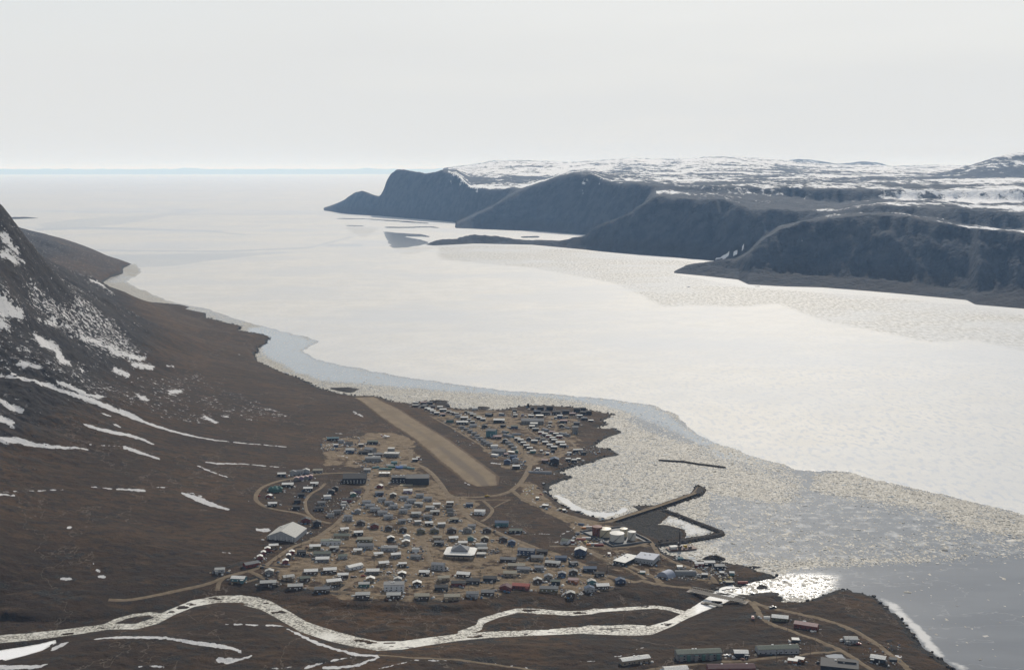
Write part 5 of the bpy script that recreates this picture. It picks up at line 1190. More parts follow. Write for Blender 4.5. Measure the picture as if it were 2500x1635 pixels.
# fish plant / store of the upper town
o = special(F2, 400, 600, 44, 'G', 'g', 'h', -2, 7, 20, 'store', 'very long grey roofed store in the middle of the upper town', 'store')
o = special(F2, 425, 645, 14, 'P', 'g', 'f', -3, 6, 12, 'store_annex', 'pale roofed annex in front of the long grey store', 'annex')
o = special(F2, 650, 742, 15, 'S', 'g', 'q', -48, None, 10, 'quonset_hut', 'grey quonset hut right of the pale roofed store annex', 'quonset hut')
o = special(F2, 1015, 835, 24, 'S', 'g', 'q', -42, None, 10, 'quonset_hut', 'long grey quonset hut facing the open ground of the point', 'quonset hut')
o = special(F2, 1225, 775, 11, 'G', 'g', 'h', 0, 12, 12, 'tower_house', 'tall grey blue tower house with small green roof on the point', 'tower')
o = special(F2, 1070, 692, 13, 'S', 'g', 'q', -45, None, 8, 'quonset_hut', 'small grey quonset hut left of the tall tower house', 'quonset hut')
o = special(F1, 1990, 862, 22, 'S', 'e', 'q', -45, None, 9, 'quonset_hut', 'pale teal quonset hut inside the upper town, nearest the tall building', 'quonset hut')
o = special(F1, 2150, 815, 18, 'S', 'e', 'q', 4, None, 8, 'quonset_hut', 'pale teal quonset hut lying crosswise behind the nearest teal one', 'quonset hut')
o = special(F1, 1935, 775, 13, 'S', 'e', 'q', -50, None, 8, 'quonset_hut', 'short pale teal quonset hut farthest back in the upper town', 'quonset hut')

# ================================================================ FUEL TANKS
tank_w = paint('tank_white_paint', (0.50, 0.48, 0.43), 0.6, 0.06); tank_t = paint('tank_cream_paint', (0.44, 0.39, 0.28), 0.5, 0.08); tank_r = paint('tank_rust_paint', (0.15, 0.055, 0.035), 0.7, 0.1)
bed = mesh_obj('tank_bed', *(lambda p: ([(x, y, float(height(x, y)) + 0.5) for x, y in zip(*unpoly(B_(p)))] + [(x, y, float(height(x, y)) - 1.0) for x, y in zip(*unpoly(B_(p)))], [(3, 2, 1, 0)[::-1], (0, 1, 5, 4), (1, 2, 6, 5), (2, 3, 7, 6), (3, 0, 4, 7)]))([(1640, 770), (1950, 900), (2260, 868), (2010, 735)]), NT('dark_liner').set(Base_Color=(0.03, 0.033, 0.036), Roughness=0.7), kind='structure')
lx_, ly_ = unpoly(B_([(1628, 772), (1930, 915), (2290, 872), (2020, 728), (1628, 772)]))
v_, f_2 = [], []
for i in range(4):
    for t in np.linspace(0, 1, 9)[: 9 if i == 3 else 8]:
        x = lx_[i] * (1 - t) + lx_[i + 1] * t; y = ly_[i] * (1 - t) + ly_[i + 1] * t
        cxm, cym = lx_[:4].mean(), ly_[:4].mean(); dx, dy = cxm - x, cym - y; L = math.hypot(dx, dy); z = float(height(x, y))
        n0 = len(v_); v_ += [(x - dx / L * 3, y - dy / L * 3, z - .8), (x - dx / L * .6, y - dy / L * .6, z + 2.2), (x + dx / L * .6, y + dy / L * .6, z + 2.2), (x + dx / L * 3, y + dy / L * 3, z - .8)]
        if n0: f_2 += [(n0 - 4, n0, n0 + 1, n0 - 3), (n0 - 3, n0 + 1, n0 + 2, n0 - 2), (n0 - 2, n0 + 2, n0 + 3, n0 - 1)]
bm_ = mesh_obj('containment_berm', v_, [q[::-1] for q in f_2], paint('berm_liner', (0.05, 0.052, 0.055))); bm_['label'] = 'dark containment berm around the cluster of fuel storage tanks'; bm_['category'] = 'berm'
for (x, y, w, hh, mt, lab) in [(1785, 808, 92, 12.5, tank_r, 'rust red fuel tank, the only dark one of the five'), (1857, 815, 114, 10.5, tank_t, 'wide cream fuel tank left of the biggest tank'),
                               (1973, 860, 132, 10.5, tank_w, 'biggest fuel tank, bluish white, in front of the others'), (2036, 815, 70, 11, tank_t, 'narrow cream fuel tank farthest back on the right'), (2113, 845, 72, 11, tank_w, 'narrow pale fuel tank at the right end of the cluster')]:
    px, py = at(B_, x, y); X, Y, Z = unproject(px, py); r = w / 3.893 * 1750 / F / 2; Y += r * 0.4
    t_ = thing('fuel_tank', lab, 'fuel tank', (X, Y, Z), 0, 'fuel storage tanks')
    mesh_obj('shell', *cyl(0, 0, r, -0.5, hh, 40, cap=False), mt, t_, smooth=False)
    mesh_obj('roof', *cyl(0, 0, r + 0.12, hh, hh + r * 0.10, 40, r1=0.3), mt, t_)
    mesh_obj('rim', *join([cyl(0, 0, r + 0.16, hh - 0.35, hh + 0.02, 40)]), mt, t_)
    st = []
    for i in range(22):
        a = -2.2 + i * 0.05; st.append(boxvf(-0.5, 0.5, -0.45, 0.45, 0, 0.12)); rr_ = r + 0.55
        st[-1] = ([(vx + rr_ * math.cos(a), vy + rr_ * math.sin(a), vz + hh * i / 22) for vx, vy, vz in st[-1][0]], st[-1][1])
    mesh_obj('staircase', *join(st), steel_m, t_)

# ================================================================ BRIDGE
bridge_m = paint('bridge_galvanised_steel', (0.30, 0.27, 0.22), 0.5)
timber_m = paint('bridge_timber', (0.16, 0.125, 0.09))
def ground_pt(fn, x, y, z=None):
    px, py = at(fn, x, y)
    if z is None: return unproject(px, py)
    X, Y = on_plane(px, py, z); return float(X), float(Y), z
a = Vector(ground_pt(E_, 855, 182, 6.5)); b = Vector(ground_pt(E_, 1240, 262, 6.5))
def truss_bridge(name, label, a, b, width, hgt, bays, mat, deckm, cat='bridge'):
    mid = (a + b) / 2; L = (b - a).length; rz = math.atan2(b.y - a.y, b.x - a.x)
    o = thing(name, label, cat, mid, rz)
    mesh_obj('deck', *boxes([(-L / 2, L / 2, -width / 2 + .2, width / 2 - .2, -0.4, 0.0)]), deckm, o)
    for s in (-1, 1):
        y = s * width / 2; pcs = []
        pcs.append(tube((-L / 2, y, hgt), (L / 2, y, hgt), 0.32)); pcs.append(tube((-L / 2, y, 0.1), (L / 2, y, 0.1), 0.22)); pcs.append(tube((-L / 2, y, hgt * .55), (L / 2, y, hgt * .55), 0.10))
        mesh_obj('chord', *join(pcs), mat, o)
        pcs = []
        for i in range(bays + 1):
            x = -L / 2 + L * i / bays; pcs.append(tube((x, y, -1.0), (x, y, hgt), 0.14))
            if i < bays: pcs.append(tube((x, y, 0.1 if i % 2 else hgt), (x + L / bays, y, hgt if i % 2 else 0.1), 0.10))
        mesh_obj('truss_panel', *join(pcs), mat, o)
    mesh_obj('cross_beam', *boxes([(-L / 2 + L * i / bays - .15, -L / 2 + L * i / bays + .15, -width / 2 - .3, width / 2 + .3, -0.8, -0.42) for i in range(bays + 1)]), mat, o)
    for s in (-1, 1): mesh_obj('abutment', *boxes([(s * L / 2 - 4, s * L / 2 + 4, -width / 2 - 1.5, width / 2 + 1.5, -7.5, -0.45)]), timber_m, o)
    return o
br_ = truss_bridge('road_bridge', 'long steel truss road bridge with lattice sides over the river mouth', a, b, 7.5, 3.6, 26, bridge_m, timber_m)
a2 = Vector(ground_pt(E_, 955, 268, 3.0)); b2 = Vector(ground_pt(E_, 1080, 298, 3.0))
truss_bridge('footbridge', 'low narrow old footbridge just upstream of the road bridge', a2, b2, 2.4, 1.2, 10, bridge_m, timber_m)
# ================================================================ BREAKWATERS, BARGE
rock_m = NT('breakwater_rock'); P = rock_m.pos(); n = rock_m.noise(P, 0.5, 4, 0.7); v1_ = rock_m.voro(P, 0.7)
rock_m.bump(v1_, 0.9, 1.0); rock_mat = rock_m.set(Base_Color=rock_m.mix(rock_m.ramp(n, .35, .65), (0.022, 0.020, 0.019), (0.075, 0.062, 0.050)), Roughness=0.95, Specular_IOR_Level=0.1)
def mound(name, pts, top, half_top, half_base, mat, label=None, cat=None, kind=None, z0=-2.0):
    p = np.array([on_plane(x, y, top * 0.6) for x, y in pts], float)
    d = np.concatenate([[0], np.cumsum(np.hypot(*np.diff(p, axis=0).T))]); n = max(4, int(d[-1] / 2.2)); s = np.linspace(0, d[-1], n)
    x = np.interp(s, d, p[:, 0]); y = np.interp(s, d, p[:, 1]); tx, ty = np.gradient(x), np.gradient(y); L = np.hypot(tx, ty) + 1e-9; nx, ny = -ty / L, tx / L
    ofs = np.array([-half_base, -half_base * .7 - half_top * .3, -half_top, 0, half_top, half_base * .7 + half_top * .3, half_base]); zz = np.array([z0, top * .45, top, top + .1, top, top * .45, z0])
    e = np.minimum(np.minimum(s, d[-1] - s) / (half_base * 1.0), 1)[:, None]
    X = x[:, None] + nx[:, None] * ofs * (0.4 + 0.6 * e); Y = y[:, None] + ny[:, None] * ofs * (0.4 + 0.6 * e); Z = z0 + (zz - z0) * np.sqrt(e) + 0 * X
    jit = 0.75 * (np.abs(zz - top) > 0.3); X = X + jit * RNG.normal(0, .6, X.shape); Y = Y + jit * RNG.normal(0, .6, X.shape); Z = Z + jit * RNG.normal(0, .35, X.shape)
    o = grid_obj(name, X, Y, Z, np.ones((n - 1, 6), bool), mat, {}, kind)
    if kind is None: del o['kind']
    o.data.shade_flat()
    if label: o['label'] = label; o['category'] = cat
    return o
def _g(name, pts, **k): return mound(name, pts, **k)
_old = grid_obj
def grid_obj(name, X, Y, Z, keep, mat, attrs, kind='structure'):
    o = _old(name, X, Y, Z, keep, mat, attrs, kind or 'structure'); return o
mound('breakwater', D_([(602, 84), (700, 92), (850, 100), (1000, 124), (1150, 142), (1265, 158)]), 2.2, 1.6, 4.5, rock_mat, 'dark detached rock breakwater lying far out in the brash ice', 'breakwater')
mound('breakwater', D_([(640, 556), (800, 606), (950, 668), (1100, 722), (1195, 762), (1215, 785), (1150, 803), (1000, 832), (850, 858), (600, 890)]), 3.4, 2.0, 6.0, rock_mat, 'dark bent rock breakwater enclosing the small boat harbour', 'breakwater')
mound('causeway', D_([(150, 678), (350, 612), (600, 532), (800, 464), (945, 412)]), 3.2, 4.5, 8.5, rock_mat, 'straight rock causeway carrying the road out to the pier head', 'causeway')
mound('pier_head', D_([(945, 420), (985, 395), (1005, 365), (1005, 338)]), 3.8, 6.5, 10.5, rock_mat, 'hooked rock pier head at the seaward end of the causeway', 'pier')
def flat_strip(name, pts, w, z, mat):
    p = np.array([on_plane(x, y, z) for x, y in pts], float); d = np.concatenate([[0], np.cumsum(np.hypot(*np.diff(p, axis=0).T))]); s = np.linspace(0, d[-1], 60)
    x = np.interp(s, d, p[:, 0]); y = np.interp(s, d, p[:, 1]); tx, ty = np.gradient(x), np.gradient(y); L = np.hypot(tx, ty); nx, ny = -ty / L, tx / L
    of = np.array([-w / 2, 0, w / 2]); return grid_obj(name, x[:, None] + nx[:, None] * of, y[:, None] + ny[:, None] * of, np.full((60, 3), z), np.ones((59, 2), bool), mat, {}, 'structure')
flat_strip('pier_road', D_([(150, 672), (350, 606), (600, 527), (800, 459), (950, 405), (985, 372), (1003, 345)]), 7.5, 3.85, gravel_mat)
mx_, my_ = unpoly(D_([(362, 528), (430, 560), (520, 560), (600, 530), (600, 512), (420, 516)]))
# barge with spuds and crane
hull_m = paint('barge_hull_paint', (0.07, 0.045, 0.035)); rust_m = paint('rusty_steel', (0.13, 0.06, 0.035)); yel_m = paint('machine_yellow', (0.40, 0.27, 0.04))
X, Y, _z = ground_pt(D_, 830, 935, 0.0)
bg_ = thing('barge', 'dark work barge with two tall spuds and machinery beside the breakwater', 'barge', (X, Y, 0), math.radians(14))
def hullvf(L, W_, z0, z1, rake=4):
    v = [(-L / 2 + rake, -W_ / 2, z0), (L / 2 - rake, -W_ / 2, z0), (L / 2 - rake, W_ / 2, z0), (-L / 2 + rake, W_ / 2, z0), (-L / 2, -W_ / 2, z1), (L / 2, -W_ / 2, z1), (L / 2, W_ / 2, z1), (-L / 2, W_ / 2, z1)]
    return v, boxvf(0, 1, 0, 1, 0, 1)[1]
mesh_obj('hull', *hullvf(40, 17, -0.6, 2.0), hull_m, bg_); mesh_obj('deck', *boxes([(-19.4, 19.4, -8, 8, 2.0, 2.15)]), rust_m, bg_)
mesh_obj('deckhouse', *boxes([(-16, -7, -4, 3, 2.15, 5.2)]), frame_m, bg_); mesh_obj('deckhouse_roof', *boxes([(-16.4, -6.6, -4.4, 3.4, 5.2, 5.5)]), ROOF['W'], bg_)
for s in (-1, 1):
    mesh_obj('spud', *cyl(-2.5 + s * 2.4, s * 7.2, 0.55, -0.5, 27, 10), steel_m, bg_); mesh_obj('spud_frame', *boxes([(-4.2 + s * 2.4, -0.8 + s * 2.4, s * 7.2 - 1.3, s * 7.2 + 1.3, 2.15, 7)]), steel_m, bg_)
mesh_obj('excavator_body', *boxes([(3, 8, -2, 2, 2.15, 3.2), (3.5, 7.5, -1.8, 1.8, 3.2, 5.4)]), yel_m, bg_); mesh_obj('excavator_boom', *join([tube((7.5, 0, 4.5), (13, 0, 9), .4), tube((13, 0, 9), (16, 0, 4), .3)]), yel_m, bg_)
mesh_obj('generator', *boxes([(-1, 2, 2, 6, 2.15, 4.4), (9, 13, -5, -2, 2.15, 4.2), (1, 3, -6, -3, 2.15, 3.6)]), steel_m, bg_)
mesh_obj('a_frame', *join([tube((12, -4, 2.2), (14.5, 0, 10), .22), tube((12, 4, 2.2), (14.5, 0, 10), .22), tube((14.5, 0, 10), (5, 0, 3), .1)]), steel_m, bg_)

# ================================================================ POLES, VEHICLES, BOATS, AIRCRAFT, CONTAINERS
pole_m = paint('pole_wood', (0.10, 0.08, 0.06))
pole_me = shared('pole', (), lambda: cyl(0, 0, 0.22, -0.5, 10.5, 6, 0.15), pole_m); arm_me = shared('crossarm', (), lambda: boxes([(-1.3, 1.3, -0.1, 0.1, 9.6, 9.85)]), pole_m); pot_me = shared('transformer', (), lambda: cyl(0.5, 0, 0.32, 8.0, 9.2, 8), steel_m)
def poles(rowname, fn, pts, pots=()):
    pts = sorted(pts)
    for i, (x, y) in enumerate(pts):
        px, py = at(fn, x, y); X, Y, Z = unproject(px, py)
        o = thing('utility_pole', f"wooden utility pole, {ORD[i]} of those {rowname}", 'utility pole', (X, Y, Z), random.uniform(-.4, .4), 'utility poles')
        link('pole', pole_me, o); link('crossarm', arm_me, o)
        if i % 4 == 1: link('transformer', pot_me, o)
poles('along the main road past the school', B_, [(422, 480), (480, 502), (550, 440), (577, 442), (623, 712), (765, 742), (803, 767), (1060, 862), (1238, 937), (1478, 992), (1680, 1102), (1875, 1172)])
poles('among the lower streets', B_, [(458, 905), (230, 1080), (423, 1170), (670, 1205), (975, 962), (800, 1300), (1120, 1000), (1330, 1290), (320, 790), (560, 1360), (1690, 1290)])
poles('in the western streets', A_, [(918, 902), (775, 992), (695, 1052), (410, 1202), (1040, 1292), (775, 1262), (1285, 1332), (1610, 1105), (1932, 1382), (1440, 520), (1240, 640), (1500, 480), (1290, 900), (600, 560), (1610, 470), (1830, 780)])
poles('on the slope above the bridge', D_, [(345, 1262), (580, 1392), (797, 1452), (918, 1112), (632, 1072), (127, 1162), (102, 722), (455, 1130)])
poles('south of the river mouth', E_, [(1315, 432), (1555, 482), (1755, 552), (1995, 602), (905, 732), (598, 752), (1475, 682), (1530, 680), (2280, 745), (1720, 650)])
poles('in the upper town streets', F1, [(2180, 1400), (2290, 1190), (1770, 960), (1500, 740), (1240, 480), (960, 330), (2240, 880), (1450, 600)])
car_cols = {'white': paint('vehicle_white', (0.6, 0.6, 0.6), .35, .05), 'red': paint('vehicle_red', (0.25, 0.03, 0.02), .35, .05), 'dark': paint('vehicle_dark', (0.03, 0.03, 0.035), .35, .05), 'blue': paint('vehicle_blue', (0.04, 0.09, 0.25), .35, .05), 'grey': paint('vehicle_grey', (0.2, 0.2, 0.21), .35, .05), 'yellow': yel_m}
tyre_m = NT('tyre_rubber').set(Base_Color=(0.02, 0.02, 0.02), Roughness=0.9)
def wheelvf(): v, f = cyl(0, 0, 0.4, -0.14, 0.14, 12); return [(x, z, y) for x, y, z in v], [q[::-1] for q in f]
def truck(fn, x, y, col, rot, lab, big=1.0):
    px, py = at(fn, x, y); X, Y, Z = unproject(px, py)
    nm = 'pickup_truck' if big < 1.3 else 'dump_truck'
    o = thing(nm, lab, 'pickup truck' if big < 1.3 else 'truck', (X, Y, Z), math.radians(rot), 'trucks about the settlement'); o.scale = (big,) * 3
    link('body', shared('body', (), lambda: boxes([(-2.6, 2.6, -0.95, 0.95, 0.5, 1.15), (-2.6, -0.5, -0.95, -0.8, 1.15, 1.45), (-2.6, -0.5, 0.8, 0.95, 1.15, 1.45), (-2.6, -2.5, -0.8, 0.8, 1.15, 1.45)]), car_cols[col]), o)
    link('cab', shared('cab', (), lambda: octo_cab(), car_cols[col]), o); link('windscreen', shared('windscreen', (), lambda: boxes([(-0.45, 1.2, -0.86, 0.86, 1.25, 1.65)]), glass_m), o)
    for sx in (-1.6, 1.6):
        for sy in (-0.85, 0.85): w_ = link('wheel', shared('wheel', (), wheelvf, tyre_m), o); w_.location = (sx, sy, 0.4)
def octo_cab():
    v = [(-0.6, -0.9, 1.15), (1.5, -0.9, 1.15), (1.5, 0.9, 1.15), (-0.6, 0.9, 1.15), (-0.4, -0.75, 1.9), (0.8, -0.75, 1.9), (0.8, 0.75, 1.9), (-0.4, 0.75, 1.9)]
    return v, boxvf(0, 1, 0, 1, 0, 1)[1]
for t_ in [(B_, 738, 436, 'yellow', 10, 'yellow dump truck driving the road below the runway end', 1.5), (A_, 520, 432, 'red', 70, 'red pickup truck on the left bend of the loop road', 1.0), (A_, 545, 1112, 'dark', 20, 'dark pickup truck at the junction beside the long rust walled house', 1.0),
           (A_, 592, 1222, 'dark', -30, 'dark pickup truck at the fork above the river bend', 1.0), (A_, 1425, 1202, 'grey', 5, 'grey pickup truck, left of a pair parked near the long bunkhouse', 1.0), (A_, 1505, 1192, 'red', 12, 'red pickup truck, right of a pair parked near the long bunkhouse', 1.0),
           (E_, 1113, 657, 'white', 0, 'white pickup truck parked between two buildings south of the river', 1.15), (E_, 1303, 384, 'red', 80, 'red truck raising dust on the road south of the bridge', 1.5), (E_, 1447, 312, 'dark', 15, 'dark machine standing above the road south of the bridge', 1.7),
           (B_, 1222, 357, 'dark', 30, 'dark pickup truck on the beach road, nearest the bay head', 1.0), (B_, 1250, 418, 'red', -40, 'red pickup truck on the beach road beside the brash ice', 1.0), (B_, 1285, 396, 'white', 0, 'white pickup truck at the tip of the small beach spit', 1.2),
           (B_, 1445, 566, 'yellow', -15, 'yellow dump truck, left of two on the curving beach road', 1.4), (B_, 1478, 578, 'dark', -15, 'dark dump truck, right of two on the curving beach road', 1.4), (B_, 1560, 832, 'white', 60, 'white pickup truck beside the grey barn near the fuel tanks', 1.2),
           (B_, 1045, 992, 'white', 10, 'white pickup truck beside the large slate blue hall', 1.3), (A_, 1330, 640, 'white', 60, 'white pickup truck on the road left of the slate blue hall', 1.1), (D_, 648, 972, 'dark', -60, 'dark truck, farthest left along the harbour shore road', 1.4),
           (D_, 800, 1030, 'grey', -20, 'grey truck parked below the barge on the harbour shore', 1.3), (B_, 355, 1142, 'grey', 0, 'grey pickup truck beside the pale blue two storey house', 1.2), (A_, 1750, 1160, 'white', 5, 'white pickup truck among clutter right of the white roofed bungalow', 1.1),
           (A_, 1490, 1150, 'white', 30, 'white pickup truck left of the white roofed bungalow', 1.1), (E_, 2070, 572, 'red', 0, 'red pickup truck beside the pale house right of the pond', 1.1)]: truck(*t_)
boat_m = paint('boat_white_paint', (0.55, 0.54, 0.5)); boat_b = paint('boat_blue_paint', (0.10, 0.2, 0.3)); boat_d = paint('boat_dark_wood', (0.06, 0.05, 0.04))
def boatvf(L, W_, h_):
    n = 8; v = []; f = []
    for i in range(n + 1):
        u_ = i / n; w = W_ / 2 * (1 - max(0, (u_ - .55) / .45) ** 2); x = -L / 2 + L * u_; sh = h_ * (1 + .35 * u_ ** 2)
        v += [(x, -w, sh), (x, -w * .55, 0.1 + .25 * u_ ** 3), (x, w * .55, 0.1 + .25 * u_ ** 3), (x, w, sh), (x, 0, sh * .55)]
    for i in range(n):
        a = 5 * i; b = a + 5; f += [(a, a + 1, b + 1, b), (a + 1, a + 2, b + 2, b + 1), (a + 2, a + 3, b + 3, b + 2), (a + 3, a + 4, b + 4, b + 3), (a + 4, a, b, b + 4)]
    f += [(0, 4, 3, 2, 1)]
    return v, f
def boat(fn, x, y, col, rot, lab, L=7.5):
    X, Y, Z = unproject(*at(fn, x, y)); o = thing('boat', lab, 'boat', (X, Y, Z + 0.05), math.radians(rot), 'boats hauled out on land')
    m_ = {'w': boat_m, 'b': boat_b, 'd': boat_d}[col]
    link('hull', shared('hull', (L,), lambda: boatvf(L, L * .32, L * .14), m_), o)
    link('cabin', shared('cabin', (L,), lambda: boxes([(L * -.1, L * .2, -L * .1, L * .1, L * .1, L * .28)]), frame_m if col != 'w' else boat_b), o)
for b__ in [(D_, 788, 1022, 'd', -15, 'dark hulled boat on the shore below the barge', 9), (D_, 830, 1035, 'b', -10, 'blue hulled boat on the shore right of the dark hulled one', 9), (B_, 1500, 545, 'd', -10, 'dark boat hauled out at the edge of the bay ice', 9), (B_, 1595, 585, 'd', -12, 'long dark boat at the bay edge, left of two', 12), (B_, 1632, 598, 'd', -12, 'dark boat at the bay edge, right of two', 8),
            (B_, 1830, 662, 'w', 0, 'white boat on the gravel where the causeway starts', 9), (B_, 1300, 558, 'w', -15, 'white boat beside the white roofed beach shed', 7), (F2, 1420, 1150, 'b', 20, 'blue boat on the rocks below the upper town point', 7), (F2, 1690, 1145, 'w', -30, 'white boat on the rocky tongue of the upper town point', 7),
            (F2, 1215, 1182, 'w', 10, 'white boat in front of the white roofed point cabin', 6), (F2, 1540, 540, 'w', -5, 'white boat on the dark rocks right of the far shore houses', 8), (B_, 1270, 320, 'd', 5, 'dark boat on the beach below the quonset hut', 10), (D_, 1055, 1130, 'w', 10, 'white boat in the clutter of the harbour sheds', 6), (D_, 1160, 1160, 'w', 40, 'white boat, small, right of the harbour sheds', 5)]: boat(*b__)
# aircraft on the apron
X, Y, Z = unproject(*at(C_, 572, 382)); ac = thing('aeroplane', 'white twin propeller aeroplane with dark tail parked on the airport apron', 'aeroplane', (X, Y, Z + 0.4), math.radians(28))
ac_w = paint('aircraft_white', (0.65, 0.65, 0.66), .3, .03); ac_r = paint('aircraft_tail_dark', (0.20, 0.06, 0.05), .4)
prof = [(-9, .15, 2.9), (-7.5, .5, 2.5), (-4, 1.05, 2.1), (0, 1.25, 2.0), (4.5, 1.25, 2.0), (7, .95, 1.8), (8.3, .3, 1.6)]
v = []; f = []
for i, (x, r, z) in enumerate(prof):
    v += [(x, r * math.cos(k * math.pi / 5), z + r * math.sin(k * math.pi / 5)) for k in range(10)]
    if i: f += [(10 * i - 10 + k, 10 * i - 10 + (k + 1) % 10, 10 * i + (k + 1) % 10, 10 * i + k) for k in range(10)]
f += [tuple(range(10)), tuple(range(len(v) - 1, len(v) - 11, -1))]
mesh_obj('fuselage', v, f, ac_w, ac, smooth=True)
mesh_obj('wing', [(1.8, 0, 3.2), (-.8, 0, 3.2), (-.3, -10, 3.5), (1.1, -10, 3.5), (1.1, 10, 3.5), (-.3, 10, 3.5), (1.8, 0, 3.45), (-.8, 0, 3.45), (-.3, -10, 3.62), (1.1, -10, 3.62), (1.1, 10, 3.62), (-.3, 10, 3.62)], [(0, 1, 2, 3), (0, 4, 5, 1), (6, 9, 8, 7), (6, 7, 11, 10), (3, 2, 8, 9), (5, 4, 10, 11), (0, 3, 9, 6), (4, 0, 6, 10), (1, 7, 8, 2), (5, 11, 7, 1)], ac_w, ac)
mesh_obj('tail_fin', [(-9, -.12, 3), (-6.2, -.12, 3), (-8.6, -.12, 6.6), (-9.9, -.12, 6.6), (-9, .12, 3), (-6.2, .12, 3), (-8.6, .12, 6.6), (-9.9, .12, 6.6)], boxvf(0, 1, 0, 1, 0, 1)[1], ac_r, ac)
mesh_obj('tailplane', *boxes([(-9.6, -8.4, -3.2, 3.2, 6.3, 6.5)]), ac_w, ac)
for s in (-1, 1):
    mesh_obj('engine', *boxes([(-.4, 2.9, s * 3.2 - .45, s * 3.2 + .45, 2.6, 3.4)]), ac_w, ac)
    pr = mesh_obj('propeller', *boxes([(2.95, 3.05, s * 3.2 - .12, s * 3.2 + .12, 1.6, 4.4), (2.95, 3.05, s * 3.2 - 1.4, s * 3.2 + 1.4, 2.88, 3.12)]), steel_m, ac)
for (x, y) in ((6, 0), (0, -2.4), (0, 2.4)): mesh_obj('landing_gear', *join([tube((x, y, 1.2), (x, y, 0.2), .12), ([(a_ + x, b_ + y, c_) for a_, b_, c_ in wheelvf()[0]], wheelvf()[1])]), tyre_m, ac)
cont = {'green': paint('container_green', (0.05, 0.13, 0.09)), 'blue': paint('container_blue', (0.05, 0.14, 0.36)), 'teal': paint('container_teal', (0.10, 0.20, 0.21)), 'red': paint('container_red', (0.24, 0.06, 0.04)), 'white': paint('container_white', (0.5, 0.5, 0.48)), 'orange': paint('container_orange', (0.42, 0.17, 0.04))}
def contvf(L):
    v, f = boxvf(-L / 2, L / 2, -1.22, 1.22, 0, 2.6); rb = [boxvf(-L / 2 + .3 + i * .6, -L / 2 + .6 + i * .6, -1.26, 1.26, 0.15, 2.63) for i in range(int(L / .6))]
    return join([(v, f)] + rb)
def container(fn, x, y, col, rot, lab, L=12.2):
    X, Y, Z = unproject(*at(fn, x, y)); o = thing('shipping_container', lab, 'shipping container', (X, Y, Z), math.radians(rot), 'shipping containers')
    link('box', shared('box', (L,), lambda: contvf(L), cont[col]), o)
    link('door', shared('container_door', (L,), lambda: boxes([(L / 2, L / 2 + .06, -1.15, -.03, .1, 2.5), (L / 2, L / 2 + .06, .03, 1.15, .1, 2.5)]), cont[col]), o).name = 'door'
T3 = TILE['3']
for c__ in [(T3, 1405, 842, 'green', 4, 'green shipping container in the yard behind the dark school'), (T3, 1300, 838, 'teal', 6, 'teal shipping container left of the green one behind the school'), (T3, 1622, 820, 'blue', 4, 'bright blue shipping container behind the dark school'), (T3, 1622, 800, 'blue', 2, 'second bright blue container, just behind the first'),
            (T3, 1770, 812, 'teal', 0, 'teal shipping container right of the bright blue ones'), (T3, 1850, 830, 'teal', -8, 'teal shipping container at the right end of the school yard line'), (T3, 1480, 800, 'green', 0, 'green shipping container in the rear line behind the school'), (T3, 1700, 775, 'white', 4, 'white shipping container in the rear line behind the school'),
            (T3, 1170, 812, 'teal', 20, 'teal container at the left end of the yard behind school'), (T3, 1440, 772, 'white', 4, 'white container left of the rear white one behind school'),
            (B_, 1630, 850, 'red', -6, 'red container left of the fuel tanks, in the front stack'), (B_, 1680, 838, 'white', 4, 'white container left of the fuel tanks, beside the red one'), (B_, 1700, 900, 'orange', 0, 'orange container on the ground before the fuel tanks'), (B_, 1750, 895, 'white', -4, 'white container on the ground before the fuel tanks'), (B_, 1800, 902, 'red', 6, 'red container on the ground before the fuel tanks'),
            (B_, 1655, 742, 'orange', 4, 'orange container on the left side of the tank farm'), (B_, 1690, 735, 'white', 4, 'white container behind the orange one at the tank farm'), (B_, 1735, 730, 'red', 4, 'red container against the rust red fuel tank'),
            (E_, 1230, 130, 'red', 4, 'red container among timber on the river mouth headland')]: container(*c__, L=12.2 if c__[3] != 'orange' else 6.1)
# rock islets
def islet_obj(pts_c, rx, ry, hgt, lab, seed):
    X, Y = on_plane(pts_c[0], pts_c[1], 0.0); rr = np.random.default_rng(seed); n = 22; rings = 6; v = []; f = []
    ph = rr.uniform(0, 6, 6)
    for k in range(rings):
        u_ = k / (rings - 1)
        for i in range(n):
            a_ = 2 * math.pi * i / n; w = 1 + .22 * math.sin(2 * a_ + ph[0]) + .16 * math.sin(3 * a_ + ph[1]) + .12 * math.sin(5 * a_ + ph[2])
            rad = (1 - u_ * .85) * w; v.append((rx * rad * math.cos(a_), ry * rad * math.sin(a_), -1.0 + (hgt + 1) * math.sin(u_ * math.pi / 2) * (1 + rr.uniform(-.12, .12)) + rr.uniform(-.2, .2)))
    v.append((0, 0, hgt * 1.02))
    for k in range(rings - 1): f += [(k * n + i, k * n + (i + 1) % n, (k + 1) * n + (i + 1) % n, (k + 1) * n + i) for i in range(n)]
    f += [((rings - 1) * n + i, (rings - 1) * n + (i + 1) % n, len(v) - 1) for i in range(n)]
    o = mesh_obj('rock_islet', v, f, rock_mat); o.location = (float(X), float(Y), 0); o['label'] = lab; o['category'] = 'rock'; o['group'] = 'rock islets'
islet_obj((844, 951), 34, 34, 4, 'dark rock islet in the brash off the runway head', 1); islet_obj((1742, 1364), 14, 12, 4.5, 'dark rock knob standing in ice off the harbour headland', 2)
islet_obj((1172, 997), 20, 26, 3.5, 'low dark rock on the far shore of the upper town', 3); islet_obj(at(E_, 1370, 157), 10, 9, 1.6, 'low rock in the glittering river mouth', 4)
